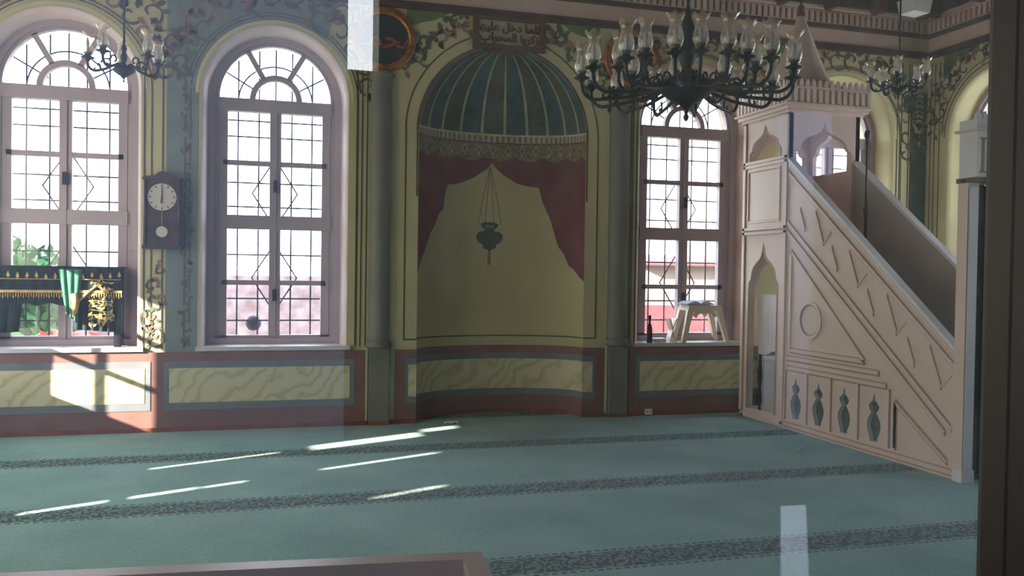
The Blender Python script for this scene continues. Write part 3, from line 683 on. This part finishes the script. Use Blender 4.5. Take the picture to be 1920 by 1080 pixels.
c_ = MB(); c_.box(-.18, .18, -.115, .115, -.005, 0, 'dadoblue'); c_.build('cover', root)
root = empty('folding_book_rest', (4.44, .10, ZB+.004), label='small cream folding book rest between the stool and the window jamb', cat='book rest')
for sx in (-1, 1):
    b_ = MB(); b_.plate([(-.06, 0), (.06, 0), (.05, .1), (.06, .26), (-.06, .26), (-.05, .1)], [], lambda u, v, t: (sx*(v-.13)*.3+t, u, v), -.006, .006, 'plastic'); b_.build('board', root)
root = empty('dark_bottle', (4.13, -.005, ZB+.004), label='slim dark bottle at the left end of the sill holding the stool', cat='bottle')
b_ = MB(); b_.lathe([(0, 0), (.03, 0), (.032, .02), (.028, .06), (.03, .1), (.028, .16), (.02, .19), (.012, .21), (.012, .26)], (0, 0, 0), 'black', 16); b_.build('bottle_body', root)
b_ = MB(); b_.lathe([(.015, .255), (.015, .3), (0, .3)], (0, 0, 0), 'black', 12); b_.build('cap', root)
b_ = MB(); b_.lathe([(.0305, .1), (.031, .13), (.0295, .15)], (0, 0, 0), 'redcloth', 16); b_.build('red_band', root)
b_ = MB(); b_.box(-.07, .07, -.05, .05, 0, .025, 'page'); b_.box(-.06, .065, -.045, .045, .025, .045, 'white')
tag(b_.build('paper_stack', None, (4.27, .06, ZB+.004)), 'small stack of pale papers beside the slim dark bottle', 'papers')
# socket on the skirting
root = empty('power_socket', (4.11, -.045, .045), label='small white twin socket on the skirting below the stool window', cat='socket')
b_ = MB(); b_.box(-.04, .04, -.02, 0, -.03, .03, 'white'); b_.build('cover_plate', root)
for sx in (-1, 1): b_ = MB(); b_.plate(arc(sx*.018, 0, .01, 0, 2*pi, 12)[:-1], [], front, -.0215, -.02, 'dadoblue'); b_.build('outlet', root)
# small things on the carpet
def scrap(loc, label, s):
    b_ = MB(); R3 = random.Random(int(loc[0]*100)); n = 8; vs = []
    for j in range(n):
        for i in range(n): vs.append(((i/(n-1)-.5)*s*1.6, (j/(n-1)-.5)*s, .004+.02*R3.random()))
    b_.add(vs, [(j*n+i, j*n+i+1, (j+1)*n+i+1, (j+1)*n+i) for j in range(n-1) for i in range(n-1)], 'white')
    tag(b_.build('crumpled_tissue', None, loc), label, 'tissue')
scrap((1.9, -.12, 0), 'crumpled white tissue on the carpet at the foot of the niche', .09)
scrap((4.66, -2.05, 0), 'tiny white scrap on the carpet beside the pulpit', .035)

# ---- pulpit (minbar)
PX, PW = 5.15, .84
root = empty('pulpit', (PX, 0, 0), label='pale pink carved wooden pulpit with stairs and a pointed canopy', cat='pulpit')
mx = lambda x: (lambda u, v, t: (x+t, u, v))        # plate in the y-z plane
def ogee(c, hw, z0, zs_, zt, n=10):
    """closed loop of an ogee arch: c centre, hw half width, z0 bottom, zs_ springing, zt tip"""
    R_ = []
    hgt = zt-zs_
    prof = [(1, 0), (1, .12), (.97, .22), (.86, .26), (.82, .34), (.78, .44), (.66, .54), (.46, .62), (.26, .68), (.12, .76), (.05, .88), (0, 1)]
    r = [(c+hw*a, zs_+hgt*b) for a, b in prof]; l = [(c-hw*a, zs_+hgt*b) for a, b in prof[:-1]][::-1]
    return [(c+hw, z0)]+r+l+[(c-hw, z0)]
def vase(c, z0, h):
    prof = [(.0, 1.0), (.012, .93), (.015, .86), (.045, .80), (.07, .74), (.055, .66), (.03, .60), (.055, .54), (.085, .42), (.09, .30), (.07, .16), (.05, .08), (.05, 0)]
    return [(c+a, z0+b*h) for a, b in prof]+[(c-a, z0+b*h) for a, b in prof[1:]][::-1]
YT0, YT1, YS = -.20, -1.03, -3.33       # tower back, tower front, stair foot
railz = lambda y: .97+(y-YS)*(2.72-.97)/(YT1-YS)   # top of the slanting rail
tri = [(YT1, .0), (YS, .0), (YS, railz(YS)), (YT1, railz(YT1))]
vases = [vase(y, .12, .42) for y in (-1.235, -1.60, -1.985, -2.39)]
for i, x in enumerate((PX, PX+PW-.05)):
    s_ = MB()
    s_.plate(tri, vases if True else [], mx(x), 0, .045, 'minbar' if i == 0 else 'minbargreyshade', msides='minbarw')
    if i == 0:
        def ridge(pts, w=.028, t=-.014, m='minbar'): s_.ribbon(pts, w, mx(x), t, 0, m)
        def groove(pts, w=.012, t=-.004): s_.ribbon(pts, w, mx(x), t, 0, 'minbard')
        def both(pts, w=.03):
            ridge(pts, w); groove([(a-.0, b-.024) for a, b in pts], .014); groove([(a, b+.024) for a, b in pts], .010)
        # base, rail and inclined mouldings
        both([(YT1-.02, .05), (YS+.02, .05)]); 
        sl = (2.72-.97)/(YT1-YS)
        def par(off, y0=YT1-.02, y1=YS+.02): return [(y0, railz(y0)-off), (y1, railz(y1)-off)]
        both(par(.03)); both(par(.12)); both(par(.62, YT1-.02, -3.3)); both(par(.71, YT1-.02, -3.22))
        both([(YT1-.04, .72), (-2.45, .72)]); both([(YT1-.04, .62), (-2.55, .62)])
        for y in (-1.05, -1.42, -1.79, -2.18, -2.58, -2.66, -3.3): ridge([(y, .1), (y, .6 if y > -2.6 else .5 if y > -3 else .85)], .02); groove([(y-.016, .1), (y-.016, .6 if y > -2.6 else .45)], .008)
        # triangular panel with a roundel
        P = [(-1.12, .80), (-1.12, railz(-1.12)-.86), (-2.26, .80)]
        both([P[0], P[1]]); both([P[1], P[2]]); both([P[2], P[0]])
        ring = arc(-1.45, 1.12, .17, 0, 2*pi, 28); ridge(ring, .03); groove(arc(-1.45, 1.12, .145, 0, 2*pi, 28), .012)
        # slanted key pattern between the rail mouldings
        for k in range(8):
            y = -1.25-k*.255
            z = railz(y)-.37
            both([(y, z+.17), (y-.13, z-.13+.0)], .022) if k % 2 else both([(y, z+.02), (y-.09, z-.18)], .022)
            ridge([(y-.13, z-.13), (y-.24, z-.02)], .016, -.008) if k % 2 else None
        both([(-2.66, .12), (-2.66, .5)], .02); both([(-2.66, .5), (-3.25, .12)], .02)
    s_.build('stair_side', root).location = (-PX, 0, 0)
def rel(o): o.location = (-PX, 0, 0); return o
c_ = MB()
for x in (PX-.012, PX+PW-.062): 
    a = Vector((x+.034, YT1, railz(YT1)+.012)); b = Vector((x+.034, YS, railz(YS)+.012)); c_.bar(a, b, .075, .03, 'minbarw', up=(0, 0, 1))
rel(c_.build('handrail', root))
st = MB(); ns = 9
for k in range(ns):
    y0 = YS+(YT1-YS)*k/ns; z1 = .2*(k+1); st.box(PX+.05, PX+PW-.055, y0, YT1, z1-.2, z1, 'steps')
rel(st.build('stairs', root))
# tower
t_ = MB()
hl = [ogee(-.60, .275, .10, 1.36, 1.88), ogee(-.595, .295, 2.78, 2.80, 3.13)]
t_.plate([(YT0, 0), (YT1, 0), (YT1, 3.2), (YT0, 3.2)], hl, mx(PX), 0, .05, 'minbar')
t_.plate([(YT0, 0), (YT1, 0), (YT1, 3.2), (YT0, 3.2)], [ogee(-.60, .275, .10, 1.36, 1.88), ogee(-.595, .295, 2.66, 2.80, 3.13)], mx(PX+PW-.05), 0, .05, 'minbar')
rel(t_.build('tower_side', root))
t_ = MB()
my = lambda y: (lambda u, v, t: (u, y+t, v))
t_.plate([(PX, 2.0), (PX+PW, 2.0), (PX+PW, 3.2), (PX, 3.2)], [ogee(PX+PW/2, .33, 2.02, 2.75, 3.12)], my(YT1), 0, .05, 'minbar')
rel(t_.build('tower_front', root))
t_ = MB(); t_.plate([(PX, 0), (PX+PW, 0), (PX+PW, 3.2), (PX, 3.2)], [ogee(PX+PW/2, .30, .1, 1.36, 1.88), ogee(PX+PW/2, .30, 2.78, 2.80, 3.12)], my(YT0-.05), 0, .05, 'minbar'); rel(t_.build('tower_back', root))
t_ = MB(); t_.box(PX+.05, PX+PW-.05, YT1, YT0-.05, 1.92, 1.98, 'minbar'); rel(t_.build('tower_landing', root))
p_ = MB()
def r2(pts, w=.022, t=-.012, m='minbar'): p_.ribbon(pts, w, mx(PX), t, 0, m)
for y in (YT0-.02, YT1+.02): r2([(y, .02), (y, 3.18)], .045, -.02)
for z in (.05, 2.0, 2.045, 2.72, 2.76): r2([(YT0, z), (YT1, z)], .03, -.02)
r2([(YT0, 2.022), (YT1, 2.022)], .01, -.008, 'minbard')
for q in ([(-.29, 2.12), (-.89, 2.12), (-.89, 2.67), (-.29, 2.67), (-.29, 2.12)],): r2(q, .02); r2([(a*.94-.036, b*.96+.095) for a, b in q], .012, -.004, 'minbard')
for l in (hl[0], hl[1]): r2(l, .014, -.006, 'minbard')
rel(p_.build('tower_moulding', root))
# canopy: cornice, crenels, spire, finial
k_ = MB(); xa, xb, ya, yb = PX, PX+PW, YT1, YT0
for z0, z1, e in ((3.2, 3.23, .03), (3.23, 3.27, .06), (3.27, 3.29, .09), (3.29, 3.44, .055), (3.44, 3.46, .07)): k_.box(xa-e, xb+e, ya-e, min(-.06, yb+e), z0, z1, 'minbar')
for i in range(14):
    a = i/13; y = ya-.05+(yb-ya+.09)*a; x = xa-.05+(xb-xa+.1)*a
    k_.box(xa-.075, xa-.05, y-.018, y+.018, 3.30, 3.43, 'minbar'); k_.plate([(y-.025, 3.46), (y+.025, 3.46), (y+.02, 3.51), (y, 3.54), (y-.02, 3.51)], [], mx(xa-.06), 0, .02, 'minbar')
    k_.box(x-.018, x+.018, ya-.075, ya-.05, 3.30, 3.43, 'minbar'); k_.plate([(x-.025, 3.46), (x+.025, 3.46), (x+.02, 3.51), (x, 3.54), (x-.02, 3.51)], [], my(ya-.06), 0, .02, 'minbar')
rel(k_.build('canopy_cornice', root))
s_ = MB(); cx, cy = PX+PW/2-.03, (YT0+YT1)/2
s_.lathe([(.36, 3.46), (.35, 3.52), (.29, 3.62), (.22, 3.78), (.15, 3.98), (.08, 4.18), (.03, 4.32)], (cx, cy, 0), 'minbar', 32, zmod=lambda r, z, a: (r*(1+.05*cos(a*16)), z))
rel(s_.build('spire', root))
s_ = MB(); s_.lathe([(.03, 4.3), (.045, 4.33), (.02, 4.37), (.035, 4.41), (.012, 4.45), (.008, 4.6)], (cx, cy, 0), 'corndark', 12); rel(s_.build('finial', root))
# portal at the foot of the stairs
g_ = MB(); PH = 2.27
for x0 in (PX-.02, PX+.72): 
    g_.box(x0, x0+.10, YS-.08, YS+.02, 0, PH, 'minbar'); g_.box(x0-.008, x0+.108, YS-.09, YS+.0, 0, .09, 'minbarw'); g_.box(x0+.012, x0+.09, YS-.086, YS-.08, .1, PH-.03, 'minbarw')
rel(g_.build('portal_posts', root))
g_ = MB()
g_.box(PX-.03, PX+.90, YS-.16, YS+.03, PH, PH+.035, 'plaqueframe'); g_.box(PX-.015, PX+.87, YS-.15, YS+.02, PH+.035, PH+.38, 'minbarw'); g_.box(PX-.04, PX+.89, YS-.18, YS+.05, PH+.38, PH+.40, 'minbar'); g_.box(PX-.02, PX+.87, YS-.15, YS+.02, PH+.40, PH+.47, 'minbarw')
for i in range(15): x = PX+.01+i*.058; g_.plate([(x-.024, PH+.47), (x+.024, PH+.47), (x+.02, PH+.5), (x, PH+.53), (x-.02, PH+.5)], [], my(YS-.14), 0, .03, 'minbarw')
for z in (PH+.07, PH+.32): g_.box(PX+.02, PX+.84, YS-.158, YS-.15, z, z+.012, 'minbard')
for x in (PX+.04, PX+.4, PX+.8): g_.box(x, x+.012, YS-.158, YS-.15, PH+.07, PH+.33, 'minbard')
g_.box(PX-.07, PX-.03, YS-.06, YS-.02, PH+.0, PH+.02, 'plaqueframe')
rel(g_.build('portal_crown', root))
cu = MB(); n = 48; vs = []
for j in range(13):
    for i in range(n+1): vs.append((PX+.07+.66*i/n, YS-.04+.018*sin(i*.9), PH-.01-(PH-.06)*j/12))
fs = [(j*(n+1)+i, j*(n+1)+i+1, (j+1)*(n+1)+i+1, (j+1)*(n+1)+i) for j in range(12) for i in range(n)]
cu.add(vs, fs, 'curtaindark', True)
R4 = random.Random(9); cur_o = rel(cu.build('portal_curtain', root))
e_ = MB(); st2 = []
for i in range(40):
    x = PX+.16+.5*R4.random(); z = 1.35+.4*R4.random(); s2 = .03; a = R4.random()*6
    st2.append((x, z)); e_.plate([(x+s2*cos(a), z+s2*sin(a)), (x+s2*.4*cos(a+1.6), z+s2*.4*sin(a+1.6)), (x-s2*cos(a), z-s2*sin(a)), (x-s2*.4*cos(a+1.6), z-s2*.4*sin(a+1.6))], [], front, YS-.064, YS-.06, 'goldthread')
e_.ribbon(sorted(st2, key=lambda p: p[1]), .004, front, YS-.0625, YS-.0615, 'goldthread'); e_.build('gold_embroidery', cur_o)

# microphone stand behind the near rail
root = empty('microphone_stand', (5.715, -1.50, 0), label='thin black microphone stand rising from the pulpit stairs', cat='microphone stand')
z0 = 1.62
b_ = MB(); b_.lathe([(0, z0), (.09, z0), (.09, z0+.015), (.015, z0+.03)], (0, 0, 0), 'black', 20); b_.build('base', root)
b_ = MB(); b_.tube([(0, 0, z0+.01), (0, 0, 2.2)], .014, 'black'); b_.tube([(0, 0, 2.15), (0, 0, 2.82)], .010, 'black'); b_.build('pole', root)
b_ = MB(); b_.lathe([(.012, 2.16), (.022, 2.17), (.022, 2.23), (.012, 2.24)], (0, 0, 0), 'black', 12); b_.build('clutch', root)
b_ = MB(); b_.lathe([(.01, 2.8), (.016, 2.82), (.018, 2.9), (.028, 2.92), (.03, 2.95), (.02, 2.98), (0, 2.985)], (0, 0, 0), 'black', 14); b_.build('microphone', root)

# white-covered table inside the tower
root = empty('covered_table', (5.40, -.58, 0), label='small dark table under a long white cloth inside the pulpit tower', cat='table')
for sx in (-1, 1):
    for sy in (-1, 1):
        l_ = MB(); l_.lathe([(.0, 0), (.018, 0), (.022, .05), (.014, .1), (.024, .2), (.014, .32), (.026, .45), (.016, .6), (.02, 1.3)], (sx*.11, sy*.22, 0), 'black', 10); l_.build('leg', root)
t_ = MB(); t_.box(-.13, .13, -.25, .25, 1.3, 1.33, 'black'); t_.build('table_top', root)
t_ = MB(); lp = []
for q in (0, .06, .35, .7, 1):
    l = []
    for k in range(96):
        a = 2*pi*k/96; ca, sa = cos(a), sin(a); mxx = max(abs(ca)/.14, abs(sa)/.262); r = 1/mxx; r *= 1+.05*q*sin(k*pi/4)
        l.append((r*ca*(1-.05*q), r*sa*(1-.05*q), 1.338-q*.62+.03*q*sin(k*pi/24)))
    lp.append(l)
t_.loft(lp, 'whitecloth'); t_.box(-.138, .138, -.26, .26, 1.332, 1.34, 'whitecloth'); t_.build('white_cloth', root)

root = empty('glare_box', (5.66, -.12, 0), label='white box added for the bright patch behind the covered table in the tower', cat='box')  # added box; its white stands in for sunlit brightness near the floor
b_ = MB(); b_.box(-.2, .2, -.05, .05, 0, .6, 'whitecloth'); b_.build('box_body', root)
b_ = MB(); b_.box(-.21, .21, -.06, .06, .6, .64, 'white'); b_.build('lid', root)

# ---- chandeliers
def arm_mesh(R, zc, zh, r0=.05, drop=.10, m='bronze', th=.011):
    a_ = MB(); rc_ = min(.09, R*.22); zl = zh-drop*.45
    pts = [(r0, 0, zh), (r0+(R-r0)*.12, 0, zh+.012), (r0+(R-r0)*.3, 0, zh-drop*.15), (r0+(R-r0)*.5, 0, zl), ]
    for i in range(9):
        an = -pi/2+(pi/2)*i/8; pts.append((R-rc_+rc_*cos(an), 0, zl-drop*.2+rc_+rc_*sin(an)))
    pts.append((R, 0, zc))
    fine = []
    for k in range(len(pts)-1):
        p0, p1, p2, p3 = (Vector(pts[max(0, k-1)]), Vector(pts[k]), Vector(pts[k+1]), Vector(pts[min(len(pts)-1, k+2)]))
        for j in range(3):
            t = j/3; fine.append(.5*((2*p1)+(p2-p0)*t+(2*p0-5*p1+4*p2-p3)*t*t+(3*p1-p0-3*p2+p3)*t*t*t))
    fine.append(Vector(pts[-1])); a_.tube(fine, th, m, 7)
    # leaf scroll on the arm
    sc = [(R*.45+.05*(1-q)*cos(5*q), 0, zh-drop*.6+.06+.05*(1-q)*sin(5*q)) for q in [i/12 for i in range(13)]]; a_.tube(sc, .007, m, 5)
    sc = [(R*.78+.045*(1-q)*cos(5*q+2), 0, zh-drop*.3+.0+.045*(1-q)*sin(5*q+2)) for q in [i/12 for i in range(13)]]; a_.tube(sc, .007, m, 5)
    return a_
def cup_mesh(R, zc):
    c_ = MB(); c_.lathe([(.004, -.02), (.018, -.012), (.02, 0), (.048, .008), (.052, .014), (.03, .018), (.022, .03), (.03, .05), (.024, .055), (.0, .055)], (R, 0, zc), 'bronze', 14); return c_
def shade_mesh(R, zc, s=1.):
    g = MB()
    def zm(r, z, a):
        k = max(0, (z-.17*s)/(.05*s)); return r*(1+.10*k*cos(a*6)), z+.012*k*cos(a*6)
    g.lathe([(p*s, z*s) for p, z in ((.02, .03), (.034, .045), (.044, .075), (.045, .10), (.036, .135), (.030, .16), (.034, .185))], (R, 0, zc), 'shade', 24, zmod=zm)
    g.lathe([(p*s, z*s) for p, z in ((.034, .185), (.044, .205), (.052, .215))], (R, 0, zc), 'shadetip', 24, zmod=zm)
    return g
def candle_mesh(R, zc):
    g = MB(); g.lathe([(.01, .05), (.01, .10), (.014, .11), (.012, .135), (.002, .155)], (R, 0, zc), 'white', 10); return g
def add_arm(root, R, zc, zh, ang, proto, drop=.10, s=1.):
    if proto is None:
        a = arm_mesh(R, zc, zh, drop=drop).build('arm', root); cup_mesh(R, zc).build('cup', a); shade_mesh(R, zc, s).build('glass_shade', a); candle_mesh(R, zc).build('bulb', a)
    else: a = copy_tree(proto, root)
    a.rotation_euler = (0, 0, ang); return a
def chandelier_body(root, zb, s, ztop, m='bronze'):
    b_ = MB(); b_.lathe([(0, zb), (.02*s, zb+.01*s), (.035*s, zb+.03*s), (.10*s, zb+.07*s), (.17*s, zb+.12*s), (.19*s, zb+.15*s), (.15*s, zb+.19*s), (.08*s, zb+.22*s), (.05*s, zb+.24*s)], (0, 0, 0), m, 32); b_.build('bowl', root)
    b_ = MB(); b_.lathe([(.05*s, zb+.23*s), (.03*s, zb+.27*s), (.055*s, zb+.33*s), (.06*s, zb+.38*s), (.03*s, zb+.45*s), (.05*s, zb+.52*s), (.02*s, zb+.6*s), (.01, zb+.66*s)], (0, 0, 0), m, 20); b_.build('stem', root)
    b_ = MB(); b_.lathe([(0, zb-.07*s), (.012*s, zb-.06*s), (.02*s, zb-.04*s), (.01*s, zb-.02*s), (.02*s, zb+.012*s)], (0, 0, 0), m, 12); b_.build('bottom_finial', root)
    b_ = MB(); b_.tube([(0, 0, zb+.6*s), (0, 0, ztop)], .009, m, 6); b_.lathe([(.009, ztop-.12), (.05, ztop-.06), (.06, ztop)], (0, 0, 0), m, 16); b_.build('hanging_rod', root)
root = empty('large_chandelier', (2.475, -4.0, 0), label='large many-armed dark chandelier with glass shades hanging before the niche', cat='chandelier')
chandelier_body(root, 2.535, .95, 4.79)
pr = None
for k in range(14):
    a = add_arm(root, .63, 2.72, 2.66, 2*pi*k/14+.1, pr, .09); pr = pr or a
pr = None
for k in range(8):
    a = add_arm(root, .41, 2.78, 2.70, 2*pi*(k+.5)/8+.1, pr, .10); pr = pr or a
def small_ch(x, y, dz, rot, label):
    root = empty('small_chandelier', (x, y, 0), rz=rot, label=label, cat='chandelier')
    chandelier_body(root, 3.0+dz, .45, 4.79); pr = None
    for k in range(5):
        a = add_arm(root, .265, 3.14+dz, 3.09+dz, 2*pi*k/5, pr, .055, .92); pr = pr or a
small_ch(-1.01, -1.4, 0, .5, 'small five-armed chandelier hanging between the two left arched windows')
small_ch(6.15, -1.4, .36, .2, 'small five-armed chandelier hanging near the corner behind the pulpit')

# white box under the ceiling near the far corner
root = empty('ceiling_lamp', (6.87, -.75, 4.43), rz=.15, label='white box lamp hanging under the ceiling near the corner', cat='lamp')
b_ = MB(); b_.loft([[(x*s_, y*s_, z) for x, y in ((-.135, -.12), (.135, -.12), (.135, .12), (-.135, .12))] for s_, z in ((.85, 0), (1, .14), (.9, .15))], 'white', smooth=False); b_.box(-.114, .114, -.10, .10, -.002, .0, 'white'); b_.build('lamp_shade', root)
b_ = MB(); b_.tube([(0, 0, .14), (0, 0, .46)], .01, 'white'); b_.build('stem', root)

# ---- low wooden bench with a sunk top, near the glazed partition
root = empty('wooden_bench', (.66, -6.26, 0), rz=-.097, label='low pinkish wooden bench with a sunken top inside the glazed partition', cat='bench')
b_ = MB(); L0, Wd, zt = 2.4, .8, .70
for x0, x1, y0, y1 in ((-L0, 0, -.065, 0), (-L0, 0, -Wd, -Wd+.065), (-L0, -L0+.065, -Wd+.065, -.065), (-.065, 0, -Wd+.065, -.065)): b_.box(x0, x1, y0, y1, zt-.09, zt, 'benchwood')
b_.build('rim', root)
b_ = MB(); b_.box(-L0+.06, -.06, -Wd+.06, -.06, zt-.10, zt-.075, 'benchdark'); b_.build('sunken_top', root)
b_ = MB(); b_.box(-L0+.02, -.02, -.045, -.025, .08, zt-.09, 'benchwood'); b_.box(-L0+.02, -.02, -Wd+.025, -Wd+.045, .08, zt-.09, 'benchwood'); b_.box(-.045, -.025, -Wd+.03, -.03, .08, zt-.09, 'benchwood'); b_.build('side_panels', root)
for x in (-L0+.04, -.04):
    for y in (-.04, -Wd+.04): l_ = MB(); l_.box(x-.035, x+.035, y-.035, y+.035, 0, zt-.09, 'benchwood'); l_.build('leg', root)

# ---- glazed partition the view looks through
GY = -7.83
mb = MB()
mb.box(1.026, 1.4, GY-.05, GY+.05, 0, 2.6, 'doorwood'); mb.box(-1.35, -1.2, GY-.05, GY+.05, 0, 2.6, 'doorwood')
mb.box(-1.35, 1.4, GY-.05, GY+.05, 2.45, 2.6, 'doorwood'); mb.box(-1.2, 1.026, GY-.05, GY+.05, 0, .35, 'doorred')
for x0, x1 in ((XL, -1.35), (1.4, XR)): mb.box(x0, x1, GY-.05, GY+.05, 0, 4.9, 'doorwood')
mb.box(-1.35, 1.4, GY-.05, GY+.05, 2.6, 4.9, 'doorwood')
struct(mb, 'wall_south', label='dark brown wooden partition framing the glass')
g_ = MB(); g_.box(-1.2, 1.026, GY-.003, GY+.003, .35, 2.45, 'doorglass')
go = g_.build('window_8'); tag(go, kind='structure', label='large glass pane of the partition')

# ---- unseen porch and added blocks behind the viewer, shaped for their reflections in the glass
mb = MB(); mb.box(-6, 12, -16.5, -7.9, -.16, -.06, 'porchstone'); struct(mb, 'porch_floor')
mb = MB(); mb.box(-6, 12, -10.7, -7.9, 3.3, 3.45, 'darkwood'); mb.box(-6, XL-.4, -11.5, -7.9, -.06, 3.3, 'outrender'); struct(mb, 'porch_sun_block')  # unseen roof and side wall, added to keep the sun off the partition
mb = MB(); mb.box(-12, .79, -15.6, -15.2, -.2, 7.5, 'mirrorgrey'); struct(mb, 'mirror_veil_block')  # added pale block, mirrored as the grey veil on the left of the glass
mb = MB(); mb.box(.5, 1.145, -16.2, -15.7, -.2, 3.53, 'mirrordark'); mb.box(1.145, 14, -16.2, -15.7, -.2, 8.5, 'mirrordark'); struct(mb, 'mirror_dark_block')  # added dark backdrop; its low end leaves sky to mirror as a streak
mb = MB(); mb.plate([(2.66, -10.85), (2.83, -10.85), (3.70, -12.14), (3.50, -12.14)], [], lambda u, v, t: (u, v, t), -.058, -.05, 'white'); struct(mb, 'mirror_streak_strip')  # added white strip, skewed so its reflection forms the lower streak
mb = MB(); mb.box(5.12, 5.36, -14.7, -14.5, -.06, 2.56, 'mirrorgrey'); mb.box(5.12, 5.56, -14.8, -14.5, 2.56, 3.19, 'outblue'); struct(mb, 'mirror_streak_post')  # added post, placed for the faint upright streak mirrored in the glass
# ---- outside
mb = MB(); mb.box(-30, 40, .6, 60, -.6, -.5, 'ground'); struct(mb, 'ground')
mb = MB(); mb.box(-9, 4.2, 6, 6.4, -.5, 1.42, 'outstone')
tag(mb.build('garden_wall'), 'grey pink stone wall outside beyond the second arched window', 'wall')
def blobplant(name, loc, rx, rz, m, n, label, cat):
    b_ = MB(); R5 = random.Random(int(loc[0]*10+50))
    for i in range(n):
        a = R5.random()*6.28; e = math.acos(R5.uniform(-.2, 1)); r = R5.uniform(.6, 1.05)
        c = Vector((rx*r*sin(e)*cos(a), rx*r*sin(e)*sin(a), rz*(1+r*cos(e)))); s_ = .09+.06*R5.random()
        d1_ = Vector((R5.uniform(-1, 1), R5.uniform(-1, 1), R5.uniform(-1, 1))).normalized(); d2_ = d1_.orthogonal().normalized()
        b_.add([c-d1_*s_, c+d2_*s_*.45, c+d1_*s_, c-d2_*s_*.45], [(0, 1, 2, 3)], m)
    b_.lathe([(0, rz*1.8), (rx*.5, rz*1.6), (rx*.75, rz), (rx*.5, rz*.4), (0, 0)], (0, 0, 0), m, 16)
    root = empty(name, loc, label=label, cat=cat); b_.build('foliage', root)
    t_ = MB(); t_.tube([(0, 0, -.1), (0, 0, rz)], .05, 'darkwood'); t_.build('stem', root)
blobplant('garden_bush', (-2.95, 3.6, -.5), .7, 1.2, 'bush', 900, 'round green bush outside beyond the left arched window', 'bush')
blobplant('flowering_shrub', (-2.15, 2.6, -.5), .6, .62, 'flower', 500, 'red flowering shrub seen under the draped stand', 'shrub')
blobplant('green_shrub', (12.8, 6.0, -.5), 1.6, 1.2, 'bush', 900, 'green shrub outside the window behind the pulpit', 'shrub')
def house(name, x0, x1, y, z1, m, label, roof='outred', rh=.35, win=()):
    root = empty(name, ((x0+x1)/2, y, -.5), label=label, cat='building'); w = (x1-x0)/2
    b_ = MB(); b_.box(-w, w, 0, 3, 0, z1+.5, m); b_.build('walls', root)
    r_ = MB(); r_.loft([[(-w-.2, -.3, z1+.5), (w+.2, -.3, z1+.5), (w+.2, 3.3, z1+.5), (-w-.2, 3.3, z1+.5)], [(-w+.5, 1.4, z1+.5+rh), (w-.5, 1.4, z1+.5+rh), (w-.5, 1.6, z1+.5+rh), (-w+.5, 1.6, z1+.5+rh)]], roof, smooth=False)
    r_.box(-w-.2, w+.2, -.3, 3.3, z1+.48, z1+.52, roof); r_.build('roof', root)
    for (a, b, c, d) in win: v_ = MB(); v_.box(a, b, -.05, 0, c+.5, d+.5, 'dadoblue'); v_.build('window', root)
house('pink_house', 8.2, 12.5, 9, 1.75, 'outrender', 'low pale house with red roof outside beyond the stool window', rh=.25)
house('blue_house', 14.2, 17.5, 16, 3.0, 'outblue', 'taller bluish house far beyond the stool window', roof='outblue', rh=.3, win=((-.6, .3, 2.0, 2.8),))
mb = MB(); mb.box(5, 10.2, 5.2, 5.45, -.5, 1.0, 'outred'); tag(mb.build('red_wall'), 'low red painted wall outside below the pale house', 'wall')
mb = MB(); mb.lathe([(0, -.08), (.05, -.065), (.075, -.02), (.075, .02), (.05, .065), (0, .08)], (0, 0, 0), 'grille', 20)
o = mb.build('wire_ball', None, (-.035, .46, .99)); tag(o, 'small round grey ball behind the lower left pane of the second window', 'ball')
mb = MB(); mb.box(-.2, .2, .0, .2, 0, .05, 'outstone')

# daylight portals at the openings
for c, _ in WIN: portal((c, .5, 2.3), 1.3, 3.1, (0, -1, 0))
for c in RW: portal((XR+.45, c, 2.3), 1.3, 3.1, (-1, 0, 0))
